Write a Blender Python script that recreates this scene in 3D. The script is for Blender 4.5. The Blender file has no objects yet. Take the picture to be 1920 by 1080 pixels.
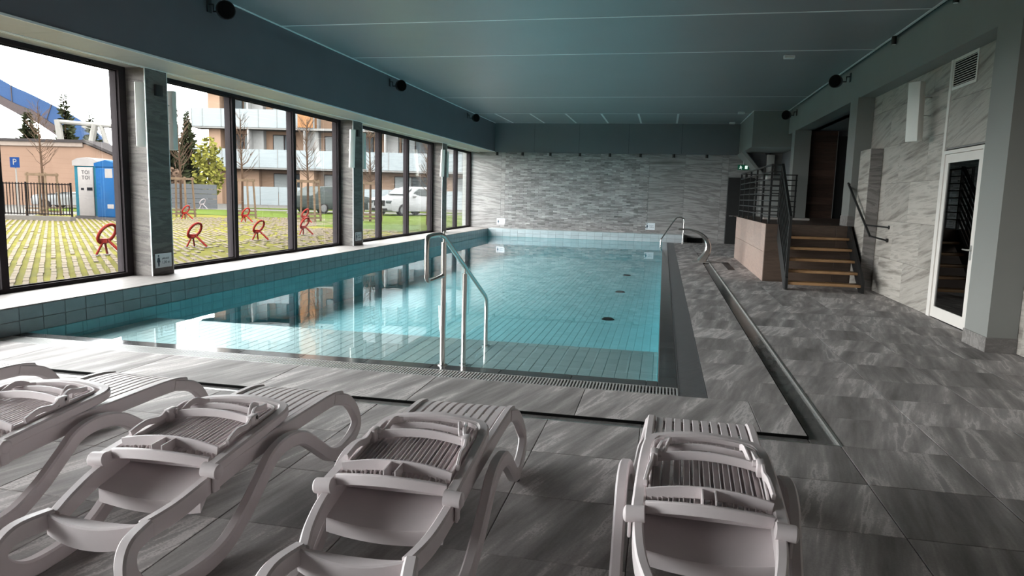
import bpy, bmesh, math, random
from mathutils import Vector, Matrix
random.seed(7)
S = bpy.context.scene
COL = S.collection
PI = math.pi

# ------------------------------------------------------------------ camera
CAMH = 1.62
YAW, PITCH, ROLL, FPX = -0.20776, -0.13135, 0.02508, 1318.66
cam = bpy.data.cameras.new('camera')
cam.sensor_width = 36.0
cam.lens = 36.0 * FPX / 1920.0
cam.clip_start, cam.clip_end = 0.05, 600
camo = bpy.data.objects.new('camera', cam)
COL.objects.link(camo)
_f = Vector((math.sin(YAW) * math.cos(PITCH), math.cos(YAW) * math.cos(PITCH), math.sin(PITCH)))
_r = Vector((math.cos(YAW), -math.sin(YAW), 0))
_u = _r.cross(_f)
r2 = _r * math.cos(ROLL) + _u * math.sin(ROLL)
u2 = -_r * math.sin(ROLL) + _u * math.cos(ROLL)
camo.matrix_world = Matrix(((r2.x, u2.x, -_f.x, 0), (r2.y, u2.y, -_f.y, 0), (r2.z, u2.z, -_f.z, CAMH), (0, 0, 0, 1)))
S.camera = camo

# ------------------------------------------------------------------ world, exposure
W = bpy.data.worlds.new('overcast_sky')
S.world = W
W.use_nodes = True
nt = W.node_tree
nt.nodes.clear()
_o = nt.nodes.new('ShaderNodeOutputWorld')
_b = nt.nodes.new('ShaderNodeBackground')
_t = nt.nodes.new('ShaderNodeTexCoord')
_n = nt.nodes.new('ShaderNodeTexNoise'); _n.inputs['Scale'].default_value = 2.2; _n.inputs['Detail'].default_value = 5
_cr = nt.nodes.new('ShaderNodeValToRGB')
_cr.color_ramp.elements[0].position = .35; _cr.color_ramp.elements[0].color = (.97, .975, 1.0, 1)
_cr.color_ramp.elements[1].position = .65; _cr.color_ramp.elements[1].color = (1.0, .985, .955, 1)
nt.links.new(_t.outputs['Generated'], _n.inputs['Vector'])
nt.links.new(_n.outputs['Fac'], _cr.inputs['Fac'])
nt.links.new(_cr.outputs['Color'], _b.inputs['Color'])
nt.links.new(_b.outputs[0], _o.inputs[0])
_b.inputs['Strength'].default_value = 12.5
S.view_settings.view_transform = 'Standard'
S.view_settings.look = 'None'
S.view_settings.gamma = 1.0
S.view_settings.use_curve_mapping = False
S.view_settings.exposure = 0.60
sun = bpy.data.lights.new('sun', 'SUN')          # a thin veiled sun, high over the lawn
sun.energy = 2.0; sun.angle = math.radians(25); sun.color = (1.0, .95, .88)
suno = bpy.data.objects.new('sun', sun); COL.objects.link(suno)
suno.rotation_euler = Vector((-0.45, .30, -.85)).to_track_quat('-Z', 'Y').to_euler()
suno.rotation_euler = Vector((-0.55, .45, -.70)).to_track_quat('-Z', 'Y').to_euler()
S.cycles.max_bounces = 10
S.cycles.diffuse_bounces = 5
S.cycles.transparent_max_bounces = 16
S.cycles.caustics_reflective = False
S.cycles.caustics_refractive = False

# ------------------------------------------------------------------ helpers
def tag(o, label=None, cat=None, group=None, kind=None):
    if label: o['label'] = label
    if cat: o['category'] = cat
    if group: o['group'] = group
    if kind: o['kind'] = kind
    return o

def empty(name, loc=(0, 0, 0), rz=0.0, parent=None):
    o = bpy.data.objects.new(name, None)
    o.empty_display_size = .1
    COL.objects.link(o)
    o.location = loc
    o.rotation_euler = (0, 0, rz)
    if parent: o.parent = parent
    return o

def copy_tree(o, parent=None):
    c = o.copy()
    COL.objects.link(c)
    c.parent = parent
    for ch in list(o.children):
        copy_tree(ch, c)
    return c

class MB:
    def __init__(self):
        self.v = []; self.f = []; self.rnd = []; self.s = []
    def add(self, vs, fs, rnd=0.0, smooth=False):
        n = len(self.v)
        self.v += [tuple(p) for p in vs]
        self.f += [tuple(i + n for i in f) for f in fs]
        self.rnd += [rnd] * len(fs)
        self.s += [smooth] * len(fs)
        return self
    def box(self, x0, x1, y0, y1, z0, z1, rnd=0.0):
        v = [(x, y, z) for z in (z0, z1) for y in (y0, y1) for x in (x0, x1)]
        return self.add(v, [(0, 2, 3, 1), (4, 5, 7, 6), (0, 1, 5, 4), (2, 6, 7, 3), (0, 4, 6, 2), (1, 3, 7, 5)], rnd)
    def obox(self, c, a, b, d, rnd=0.0):      # centre and three half-axis vectors
        c, a, b, d = map(Vector, (c, a, b, d))
        v = [c + a * i + b * j + d * k for k in (-1, 1) for j in (-1, 1) for i in (-1, 1)]
        return self.add(v, [(0, 2, 3, 1), (4, 5, 7, 6), (0, 1, 5, 4), (2, 6, 7, 3), (0, 4, 6, 2), (1, 3, 7, 5)], rnd)
    def bbox(self, x0, x1, y0, y1, z0, z1, b=.01):   # box with chamfered edges
        bm = bmesh.new()
        bmesh.ops.create_cube(bm, size=1)
        for v in bm.verts:
            v.co = Vector(((x0 + x1) / 2 + v.co.x * (x1 - x0), (y0 + y1) / 2 + v.co.y * (y1 - y0), (z0 + z1) / 2 + v.co.z * (z1 - z0)))
        bmesh.ops.bevel(bm, geom=bm.edges[:], offset=b, segments=2, profile=.5, affect='EDGES')
        bm.verts.index_update()
        self.add([v.co[:] for v in bm.verts], [[v.index for v in f.verts] for f in bm.faces], smooth=True)
        bm.free()
        return self
    def bar(self, p, q, w, h, up=(0, 0, 1), rnd=0.0):
        p, q = Vector(p), Vector(q)
        d = (q - p); L = d.length; d.normalize()
        s = d.cross(Vector(up))
        if s.length < 1e-4: s = d.cross(Vector((1, 0, 0)))
        s.normalize(); t = s.cross(d)
        return self.obox((p + q) / 2, s * w / 2, d * L / 2, t * h / 2, rnd)
    def prism(self, pts, axis, a, b, rnd=0.0):       # polygon in the two other axes, extruded along axis a..b
        def P(u, v, w):
            return (w, u, v) if axis == 'x' else ((u, w, v) if axis == 'y' else (u, v, w))
        n = len(pts)
        v = [P(u, w, a) for u, w in pts] + [P(u, w, b) for u, w in pts]
        f = [tuple(range(n))[::-1], tuple(range(n, 2 * n))] + [(i, (i + 1) % n, n + (i + 1) % n, n + i) for i in range(n)]
        return self.add(v, f, rnd)
    def sweep(self, path, w, h, up=(0, 0, 1), closed=False, smooth=True, n=0):
        """section swept along a path; n=0: rounded rectangle w (sideways) x h (along up), else a tube of n sides"""
        pts = [Vector(p) for p in path]
        N = len(pts); up = Vector(up)
        W_ = w if isinstance(w, (list, tuple)) else [w] * N
        H_ = h if isinstance(h, (list, tuple)) else [h] * N
        rings = []
        prev = None
        for i, p in enumerate(pts):
            if closed: d = pts[(i + 1) % N] - pts[i - 1]
            else: d = pts[min(i + 1, N - 1)] - pts[max(i - 1, 0)]
            d.normalize()
            s = d.cross(up)
            if s.length < .05: s = prev.copy() if prev else d.cross(Vector((1, 0, .01)))
            s.normalize()
            if prev is not None and s.dot(prev) < 0: s = -s
            prev = s
            t = s.cross(d); t.normalize()
            a, b = W_[i] / 2, H_[i] / 2
            if n: sec = [(a * math.cos(k * 2 * PI / n), b * math.sin(k * 2 * PI / n)) for k in range(n)]
            else:
                c = min(a, b) * .35
                sec = [(-a + c, -b), (a - c, -b), (a, -b + c), (a, b - c), (a - c, b), (-a + c, b), (-a, b - c), (-a, -b + c)]
            rings.append([p + s * x + t * y for x, y in sec])
        m = len(rings[0])
        v = [q for r in rings for q in r]
        f = []
        R_ = N if closed else N - 1
        for i in range(R_):
            j = (i + 1) % N
            for k in range(m):
                k2 = (k + 1) % m
                f.append((i * m + k, i * m + k2, j * m + k2, j * m + k))
        if not closed:
            f += [tuple(range(m))[::-1], tuple(range((N - 1) * m, N * m))]
        return self.add(v, f, smooth=smooth)
    def tube(self, path, r, n=10, closed=False):
        rr = [2 * x for x in r] if isinstance(r, (list, tuple)) else 2 * r
        return self.sweep(path, rr, rr, up=(.013, .021, 1), closed=closed, n=n)
    def cyl(self, p, q, r, n=14, r2=None):
        p, q = Vector(p), Vector(q)
        d = (q - p).normalized()
        s = d.orthogonal().normalized(); t = d.cross(s)
        r2 = r if r2 is None else r2
        v = [p + (s * math.cos(k * 2 * PI / n) + t * math.sin(k * 2 * PI / n)) * r for k in range(n)]
        v += [q + (s * math.cos(k * 2 * PI / n) + t * math.sin(k * 2 * PI / n)) * r2 for k in range(n)]
        return self.add(v, [(k, (k + 1) % n, n + (k + 1) % n, n + k) for k in range(n)], smooth=True).add(v[:n], [tuple(range(n))[::-1]]).add(v[n:], [tuple(range(n))])
    def ball(self, c, rx, ry=None, rz=None, seg=12, rings=7):
        ry = ry or rx; rz = rz or rx
        v = []; f = []
        for i in range(rings + 1):
            th = PI * i / rings
            for k in range(seg):
                ph = 2 * PI * k / seg
                v.append((c[0] + rx * math.sin(th) * math.cos(ph), c[1] + ry * math.sin(th) * math.sin(ph), c[2] + rz * math.cos(th)))
        for i in range(rings):
            for k in range(seg):
                k2 = (k + 1) % seg
                f.append((i * seg + k, (i + 1) * seg + k, (i + 1) * seg + k2, i * seg + k2))
        return self.add(v, f, smooth=True)
    def mesh(self, name):
        me = bpy.data.meshes.new(name)
        me.from_pydata(self.v, [], self.f)
        me.polygons.foreach_set('use_smooth', self.s)
        if any(self.rnd):
            a = me.attributes.new('rnd', 'FLOAT', 'FACE')
            a.data.foreach_set('value', self.rnd)
        me.update()
        return me
    def build(self, name, m, parent=None, kind=None, label=None, fix=True):
        me = self.mesh(name)
        if fix:
            bm = bmesh.new(); bm.from_mesh(me)
            bmesh.ops.recalc_face_normals(bm, faces=bm.faces[:])
            bm.to_mesh(me); bm.free()
        if any(self.s): me.set_sharp_from_angle(angle=math.radians(38))
        me.materials.append(m)
        o = bpy.data.objects.new(name, me)
        COL.objects.link(o)
        if parent: o.parent = parent
        if kind: o['kind'] = kind
        if label: o['label'] = label
        return o

def smooth_path(pts, k=6, closed=False):
    P = [Vector(p) for p in pts]; n = len(P); out = []
    rng = range(n) if closed else range(n - 1)
    for i in rng:
        p0 = P[i - 1] if (i > 0 or closed) else P[0]
        p1 = P[i]; p2 = P[(i + 1) % n]
        p3 = P[(i + 2) % n] if (i + 2 < n or closed) else P[-1]
        for s in range(k):
            t = s / k
            out.append(.5 * ((2 * p1) + (p2 - p0) * t + (2 * p0 - 5 * p1 + 4 * p2 - p3) * t * t + (3 * p1 - p0 - 3 * p2 + p3) * t ** 3))
    if not closed: out.append(P[-1])
    return out

def text(body, size, m, loc, rot, parent, name='lettering', ext=.0006, align='CENTER'):
    cu = bpy.data.curves.new(name, 'FONT')
    cu.body = body; cu.size = size; cu.extrude = ext
    cu.align_x = align; cu.align_y = 'CENTER'; cu.resolution_u = 2
    tmp = bpy.data.objects.new(name, cu)
    COL.objects.link(tmp)
    dg = bpy.context.evaluated_depsgraph_get()
    me = bpy.data.meshes.new_from_object(tmp.evaluated_get(dg))
    bpy.data.objects.remove(tmp)
    me.materials.clear(); me.materials.append(m)
    o = bpy.data.objects.new(name, me)
    COL.objects.link(o)
    o.parent = parent
    o.location = loc; o.rotation_euler = rot
    return o

# ------------------------------------------------------------------ materials
def newmat(name):
    m = bpy.data.materials.new(name)
    m.use_nodes = True
    t = m.node_tree
    return m, t, t.nodes['Principled BSDF']

def N(t, kind, **kw):
    n = t.nodes.new(kind)
    for k, v in kw.items():
        if k in n.inputs: n.inputs[k].default_value = v
        else: setattr(n, k, v)
    return n

def mat(name, col, rough=.5, metal=0.0, var=.06, vscale=6.0, bump=0.0, bscale=60.0, spec=.5, coat=0.0):
    m, t, b = newmat(name)
    tc = N(t, 'ShaderNodeTexCoord')
    no = N(t, 'ShaderNodeTexNoise', Scale=vscale, Detail=4.0)
    t.links.new(tc.outputs['Object'], no.inputs['Vector'])
    cr = N(t, 'ShaderNodeValToRGB')
    e = cr.color_ramp.elements
    e[0].position = .3; e[1].position = .7
    e[0].color = tuple(max(0, c * (1 - var)) for c in col) + (1,)
    e[1].color = tuple(min(1, c * (1 + var)) for c in col) + (1,)
    t.links.new(no.outputs['Fac'], cr.inputs['Fac'])
    t.links.new(cr.outputs['Color'], b.inputs['Base Color'])
    b.inputs['Roughness'].default_value = rough
    b.inputs['Metallic'].default_value = metal
    b.inputs['Specular IOR Level'].default_value = spec
    b.inputs['Coat Weight'].default_value = coat
    if bump:
        n2 = N(t, 'ShaderNodeTexNoise', Scale=bscale, Detail=3.0)
        t.links.new(tc.outputs['Object'], n2.inputs['Vector'])
        bp = N(t, 'ShaderNodeBump', Strength=bump, Distance=.01)
        t.links.new(n2.outputs['Fac'], bp.inputs['Height'])
        t.links.new(bp.outputs['Normal'], b.inputs['Normal'])
    return m

def stone(name, stops, along='x', scale=1.0, stretch=.13, tilt=.25, rough=.4, bump=.15, tone=.18, spec=.5, distort=1.4):
    """layered stone with drawn-out veins; every tile takes its own piece of the pattern"""
    m, t, b = newmat(name)
    tc = N(t, 'ShaderNodeTexCoord')
    oi = N(t, 'ShaderNodeObjectInfo')
    at = N(t, 'ShaderNodeAttribute', attribute_name='rnd')
    ad = N(t, 'ShaderNodeMath', operation='ADD')
    t.links.new(oi.outputs['Random'], ad.inputs[0]); t.links.new(at.outputs['Fac'], ad.inputs[1])
    wn = N(t, 'ShaderNodeTexWhiteNoise', noise_dimensions='1D')
    t.links.new(ad.outputs[0], wn.inputs['W'])
    sc = N(t, 'ShaderNodeVectorMath', operation='SCALE'); sc.inputs['Scale'].default_value = 17.0
    t.links.new(wn.outputs['Color'], sc.inputs[0])
    rt = N(t, 'ShaderNodeVectorRotate', rotation_type='Z_AXIS')
    # slight turn of the vein per tile
    mr = N(t, 'ShaderNodeMapRange'); mr.inputs['To Min'].default_value = tilt - .12; mr.inputs['To Max'].default_value = tilt + .12
    t.links.new(wn.outputs['Value'], mr.inputs['Value']); t.links.new(mr.outputs[0], rt.inputs['Angle'])
    t.links.new(tc.outputs['Object'], rt.inputs['Vector'])
    mp = N(t, 'ShaderNodeMapping')
    s = (stretch, 1, 1) if along == 'x' else (1, stretch, 1)
    mp.inputs['Scale'].default_value = tuple(q * scale for q in s)
    t.links.new(rt.outputs[0], mp.inputs['Vector'])
    av = N(t, 'ShaderNodeVectorMath', operation='ADD')
    t.links.new(mp.outputs[0], av.inputs[0]); t.links.new(sc.outputs[0], av.inputs[1])
    n1 = N(t, 'ShaderNodeTexNoise', Scale=5.0, Detail=7.0, Roughness=.6, Distortion=distort)
    t.links.new(av.outputs[0], n1.inputs['Vector'])
    n3 = N(t, 'ShaderNodeTexNoise', Scale=90.0, Detail=2.0)
    t.links.new(tc.outputs['Object'], n3.inputs['Vector'])
    mx = N(t, 'ShaderNodeMath', operation='MULTIPLY_ADD'); mx.inputs[1].default_value = .10
    t.links.new(n3.outputs['Fac'], mx.inputs[0]); t.links.new(n1.outputs['Fac'], mx.inputs[2])
    cr = N(t, 'ShaderNodeValToRGB')
    el = cr.color_ramp.elements
    while len(el) < len(stops): el.new(.5)
    for e, (p, c) in zip(el, stops):
        e.position = p + .05; e.color = tuple(c) + (1,)
    t.links.new(mx.outputs[0], cr.inputs['Fac'])
    hs = N(t, 'ShaderNodeHueSaturation')
    m2 = N(t, 'ShaderNodeMapRange'); m2.inputs['To Min'].default_value = 1 - tone; m2.inputs['To Max'].default_value = 1 + tone
    t.links.new(wn.outputs['Value'], m2.inputs['Value']); t.links.new(m2.outputs[0], hs.inputs['Value'])
    t.links.new(cr.outputs['Color'], hs.inputs['Color'])
    t.links.new(hs.outputs['Color'], b.inputs['Base Color'])
    b.inputs['Roughness'].default_value = rough
    b.inputs['Specular IOR Level'].default_value = spec
    bp = N(t, 'ShaderNodeBump', Strength=bump, Distance=.006)
    t.links.new(mx.outputs[0], bp.inputs['Height'])
    t.links.new(bp.outputs['Normal'], b.inputs['Normal'])
    return m

def clear_mat(name, tint, ior, rough=.0, bump=0.0, bscale=3.0, boost=1.0):
    """see-through sheet: Fresnel mirror over a tinted pass-through"""
    m, t, b = newmat(name)
    t.nodes.remove(b)
    out = t.nodes['Material Output']
    tr = N(t, 'ShaderNodeBsdfTransparent'); tr.inputs['Color'].default_value = tuple(tint) + (1,)
    gl = N(t, 'ShaderNodeBsdfGlossy', Roughness=rough)
    f0 = ((ior - 1) / (ior + 1)) ** 2
    fr = N(t, 'ShaderNodeLayerWeight', Blend=.5)
    pw = N(t, 'ShaderNodeMath', operation='POWER'); pw.inputs[1].default_value = 5.0
    t.links.new(fr.outputs['Facing'], pw.inputs[0])
    ma = N(t, 'ShaderNodeMath', operation='MULTIPLY_ADD', use_clamp=True)
    ma.inputs[1].default_value = (1 - f0) * boost; ma.inputs[2].default_value = f0 * boost
    t.links.new(pw.outputs[0], ma.inputs[0])
    mx = N(t, 'ShaderNodeMixShader')
    src = ma.outputs[0]
    t.links.new(src, mx.inputs[0]); t.links.new(tr.outputs[0], mx.inputs[1]); t.links.new(gl.outputs[0], mx.inputs[2])
    t.links.new(mx.outputs[0], out.inputs['Surface'])
    if bump:
        tc = N(t, 'ShaderNodeTexCoord'); no = N(t, 'ShaderNodeTexNoise', Scale=bscale, Detail=2.0)
        t.links.new(tc.outputs['Object'], no.inputs['Vector'])
        bp = N(t, 'ShaderNodeBump', Strength=bump, Distance=.02)
        t.links.new(no.outputs['Fac'], bp.inputs['Height'])
        t.links.new(bp.outputs['Normal'], gl.inputs['Normal']); t.links.new(bp.outputs['Normal'], fr.inputs['Normal'])
    return m

def g(v, w=None, x=None): return (v, v if w is None else w, v if x is None else x)
M = {}
M['floor'] = stone('floor_stone', [(.26, (0.168, 0.155, 0.152)), (.40, (0.252, 0.233, 0.228)), (.50, (0.336, 0.311, 0.304)), (.565, (0.426, 0.396, 0.387)), (.60, (0.627, 0.583, 0.572)), (.635, (0.370, 0.343, 0.336)), (.80, (0.269, 0.250, 0.244))], along='y', scale=1.15, stretch=.11, tilt=.25, rough=.66, bump=.20, tone=.13, spec=.18, distort=.15)
M['wall_stone'] = stone('wall_stone', [(.28, (0.143, 0.128, 0.113)), (.38, (0.252, 0.229, 0.204)), (.46, (0.386, 0.355, 0.321)), (.56, (0.462, 0.428, 0.390)), (.60, (0.302, 0.275, 0.248)), (.66, (0.420, 0.387, 0.351)), (.80, (0.504, 0.470, 0.429))], along='x', scale=1.7, stretch=.085, tilt=-.16, rough=.5, bump=.06, tone=.10, spec=.3, distort=.12)
M['far_stone'] = stone('far_wall_stone', [(.28, (0.141, 0.132, 0.129)), (.40, (0.255, 0.242, 0.235)), (.47, (0.370, 0.352, 0.344)), (.52, (0.185, 0.176, 0.172)), (.60, (0.370, 0.352, 0.344)), (.76, (0.246, 0.235, 0.231))], along='x', scale=.85, stretch=.10, tilt=.06, rough=.5, bump=.05, tone=.08, spec=.3, distort=.4)
M['mosaic'] = stone('mosaic_stone', [(.28, (0.123, 0.120, 0.120)), (.45, (0.238, 0.228, 0.224)), (.55, (0.317, 0.306, 0.301)), (.70, (0.422, 0.407, 0.400))], along='x', scale=2.0, stretch=.15, tilt=0, rough=.55, bump=.1, tone=.32, spec=.3)
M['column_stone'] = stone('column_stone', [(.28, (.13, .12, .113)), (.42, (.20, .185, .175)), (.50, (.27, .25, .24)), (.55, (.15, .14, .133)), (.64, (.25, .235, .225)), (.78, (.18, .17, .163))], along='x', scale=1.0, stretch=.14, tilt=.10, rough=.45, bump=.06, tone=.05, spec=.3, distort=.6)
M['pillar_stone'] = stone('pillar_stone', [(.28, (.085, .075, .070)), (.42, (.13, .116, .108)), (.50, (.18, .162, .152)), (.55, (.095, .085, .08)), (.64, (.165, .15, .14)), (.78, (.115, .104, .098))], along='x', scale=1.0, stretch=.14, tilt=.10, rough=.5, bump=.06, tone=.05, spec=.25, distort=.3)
M['sill'] = stone('sill_stone', [(.3, (.16, .147, .14)), (.45, (.215, .197, .188)), (.55, (.175, .16, .153)), (.7, (.235, .216, .207))], along='y', scale=1.0, stretch=.12, tilt=0, rough=.6, bump=.05, tone=.05, spec=.15)
M['pinkwood'] = stone('wood_look_tile', [(.28, (.30, .215, .18)), (.45, (.40, .29, .245)), (.56, (.34, .245, .21)), (.75, (.46, .34, .29))], along='x', scale=1.2, stretch=.12, tilt=0, rough=.45, bump=.05, tone=.10)
M['brownwood'] = stone('brown_wood_tile', [(.28, (.045, .026, .019)), (.45, (.09, .05, .036)), (.56, (.065, .037, .027)), (.75, (.13, .078, .056))], along='x', scale=1.2, stretch=.10, tilt=0, rough=.4, bump=.05, tone=.25)
M['darkwood'] = stone('dark_riser_wood', [(.28, (.05, .033, .024)), (.45, (.10, .066, .048)), (.56, (.07, .046, .034)), (.75, (.14, .095, .07))], along='x', scale=1.0, stretch=.12, tilt=0, rough=.5, bump=.05, tone=.15)
M['tread'] = stone('oak_tread', [(.28, (.30, .165, .075)), (.45, (.42, .24, .115)), (.56, (.34, .19, .09)), (.75, (.50, .30, .15))], along='x', scale=2.0, stretch=.06, tilt=0, rough=.35, bump=.04, tone=.06)
M['grout'] = mat('grout', g(.09, .087, .085), .8)
M['wgrout'] = mat('wall_grout', g(.22, .215, .21), .8)
M['pgrout'] = mat('pool_grout', (.16, .33, .35), .7)
M['ceil'] = mat('ceiling_panel', (.235, .228, .236), .36, var=.03, vscale=1.0, spec=.45)
M['beam'] = mat('beam_paint', (.235, .238, .226), .55, var=.03, vscale=1.5, bump=.08, bscale=90, spec=.3)
M['beam_left'] = mat('beam_paint_blue', (.135, .128, .146), .55, var=.04, vscale=1.5, bump=.08, bscale=90, spec=.3)
M['bulk'] = mat('bulkhead_panel', (.16, .163, .172), .5, var=.03, vscale=1.5, spec=.3)
M['trimwhite'] = mat('white_trim', g(.80), .35, var=.02)
M['soffit'] = mat('soffit_paint', (.37, .335, .31), .55, var=.03)
M['framepaint'] = mat('window_frame', (.030, .025, .027), .7, var=.05, spec=.06)
M['glass'] = clear_mat('window_glass', (.93, .95, .95), 1.45)
M['dglass'] = clear_mat('dark_door_glass', (.10, .10, .10), 1.5)
M['water'] = clear_mat('pool_water', (.86, .985, 1.0), 1.33, rough=.004, bump=.03, bscale=1.6, boost=1.05)
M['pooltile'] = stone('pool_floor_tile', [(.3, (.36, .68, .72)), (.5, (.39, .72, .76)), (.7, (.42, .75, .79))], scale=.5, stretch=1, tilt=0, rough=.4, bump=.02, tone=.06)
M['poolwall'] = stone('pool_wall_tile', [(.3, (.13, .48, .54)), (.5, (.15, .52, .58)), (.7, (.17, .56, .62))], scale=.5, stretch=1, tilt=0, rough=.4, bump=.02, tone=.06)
M['steptile'] = stone('pool_step_tile', [(.3, (.46, .54, .53)), (.5, (.52, .59, .58)), (.7, (.57, .63, .62))], scale=.8, stretch=.4, tilt=0, rough=.4, bump=.02, tone=.07)
M['whitetile'] = stone('ledge_tile', [(.3, (.40, .44, .46)), (.5, (.46, .50, .52)), (.7, (.52, .56, .58))], scale=.8, stretch=.4, tilt=0, rough=.3, bump=.02, tone=.06)
M['shadedtile'] = stone('ledge_tile_shaded', [(.3, (.15, .185, .20)), (.5, (.17, .21, .23)), (.7, (.20, .24, .26))], scale=.8, stretch=.4, tilt=0, rough=.3, bump=.02, tone=.08)  # pale ledge tile on the backlit face, its shade put into the colour
M['steel'] = mat('brushed_steel', (.62, .60, .57), .22, 1.0, var=.04, vscale=30)
M['steelm'] = mat('satin_steel', (.70, .69, .67), .38, 1.0, var=.04)
M['black'] = mat('black_paint', g(.012), .45, var=.1)
M['blackp'] = mat('black_plastic', g(.018, .018, .02), .5, var=.1)
M['darkgap'] = mat('dark_gap', g(.008), .9, spec=.05)
M['grate'] = mat('grate_plastic', g(.48, .475, .465), .4, var=.05)
M['grate_dark'] = mat('side_grate_plastic', g(.14, .14, .145), .45, var=.05)
M['plastic'] = mat('lounger_plastic', (.66, .595, .60), .42, var=.03, vscale=8, bump=.05, bscale=300, spec=.45)
M['rubber'] = mat('rubber_foot', g(.03), .8)
M['heater'] = mat('heater_panel', (.72, .70, .66), .5, var=.02)
M['doorwhite'] = mat('door_frame_paint', (.74, .70, .66), .4, var=.02)
M['signwhite'] = mat('sign_face', (.74, .78, .82), .4, var=.02)
M['signdark'] = mat('sign_print', (.02, .05, .08), .5)
M['green'] = mat('exit_green', (.01, .20, .10), .4)
M['exitglow'], _t, _b2 = newmat('exit_pictogram')
_b2.inputs['Emission Color'].default_value = (.8, 1, .9, 1); _b2.inputs['Emission Strength'].default_value = .5
M['hatch'] = mat('floor_hatch', (.05, .04, .04), .5)
# outdoor
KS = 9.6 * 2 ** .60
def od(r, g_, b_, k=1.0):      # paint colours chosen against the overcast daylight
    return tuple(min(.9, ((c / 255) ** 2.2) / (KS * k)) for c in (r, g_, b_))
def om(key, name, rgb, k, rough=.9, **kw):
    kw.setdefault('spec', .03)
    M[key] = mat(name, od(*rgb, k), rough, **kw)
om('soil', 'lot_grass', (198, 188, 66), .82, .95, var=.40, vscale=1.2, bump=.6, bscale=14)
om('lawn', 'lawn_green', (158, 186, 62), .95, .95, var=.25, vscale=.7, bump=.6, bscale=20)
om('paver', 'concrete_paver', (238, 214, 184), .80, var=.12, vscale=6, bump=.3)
om('road', 'asphalt_pale', (214, 208, 200), .95, var=.08, vscale=.5)
om('kerb', 'kerb_concrete', (205, 196, 186), .8, var=.1)
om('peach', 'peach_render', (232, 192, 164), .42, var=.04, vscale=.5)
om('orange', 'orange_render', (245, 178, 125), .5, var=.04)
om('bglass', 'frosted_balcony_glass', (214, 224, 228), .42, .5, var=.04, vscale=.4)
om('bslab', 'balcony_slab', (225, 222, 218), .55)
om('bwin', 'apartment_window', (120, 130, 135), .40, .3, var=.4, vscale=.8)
om('curtain', 'window_curtain', (215, 220, 220), .42)
om('bframe', 'apartment_window_frame', (95, 85, 85), .45)
om('fin', 'white_partition', (238, 236, 234), .45)
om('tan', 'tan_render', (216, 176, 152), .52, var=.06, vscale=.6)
om('roofedge', 'roof_flashing', (120, 112, 112), .7)
om('roofband', 'roof_band', (232, 210, 195), .55)
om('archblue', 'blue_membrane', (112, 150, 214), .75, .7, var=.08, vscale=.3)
om('archdark', 'arch_underside', (120, 108, 108), .40)
om('whitesteel', 'white_steel', (236, 230, 222), .60)
om('tbody', 'toilet_teal', (72, 150, 172), .52)
om('tblue', 'toilet_blue', (58, 128, 200), .52)
om('twhite', 'toilet_white', (238, 228, 224), .55)
om('tgrey', 'toilet_base', (130, 126, 126), .5)
om('fence', 'fence_black', (50, 46, 46), .6)
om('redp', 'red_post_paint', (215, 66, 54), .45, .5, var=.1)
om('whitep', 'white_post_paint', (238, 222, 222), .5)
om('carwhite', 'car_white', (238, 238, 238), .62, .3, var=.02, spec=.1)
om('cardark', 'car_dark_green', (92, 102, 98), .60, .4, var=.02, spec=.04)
om('carglass', 'car_glass', (110, 118, 118), .6, .2, var=.1, spec=.1)
om('tyre', 'tyre', (70, 66, 66), .6)
om('rim', 'wheel_rim', (175, 175, 175), .6)
om('bark', 'bark', (140, 112, 92), .6, var=.2, vscale=10)
om('stake', 'timber_stake', (196, 165, 136), .6, var=.15)
om('twig', 'bare_twigs', (165, 135, 115), .6, var=.15)
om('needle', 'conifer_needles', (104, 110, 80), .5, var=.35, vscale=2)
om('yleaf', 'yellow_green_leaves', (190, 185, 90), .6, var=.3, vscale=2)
om('signblue', 'parking_sign_blue', (55, 95, 170), .5)
om('oprint', 'outdoor_print', (60, 60, 66), .5)
om('shed', 'grey_shed_wall', (140, 142, 145), .5)
# ------------------------------------------------------------------ tiles as objects
_tile_cache = {}
def tile_mesh(w, h, th, m, gap, bev=.0025):
    key = (round(w, 3), round(h, 3), round(th, 4), m.name, gap)
    if key not in _tile_cache:
        b = MB(); a0, b0 = gap / 2, gap / 2; a1, b1 = w - gap / 2, h - gap / 2
        e = bev
        v = [(a0, b0, 0), (a1, b0, 0), (a1, b1, 0), (a0, b1, 0), (a0, b0, th - e), (a1, b0, th - e), (a1, b1, th - e), (a0, b1, th - e),
             (a0 + e, b0 + e, th), (a1 - e, b0 + e, th), (a1 - e, b1 - e, th), (a0 + e, b1 - e, th)]
        f = [(8, 9, 10, 11)] + [(i, (i + 1) % 4, 4 + (i + 1) % 4, 4 + i) for i in range(4)] + [(4 + i, 4 + (i + 1) % 4, 8 + (i + 1) % 4, 8 + i) for i in range(4)]
        b.add(v, f)
        me = b.mesh('tile'); me.materials.append(m)
        _tile_cache[key] = (me, v, f)
    return _tile_cache[key]

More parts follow.
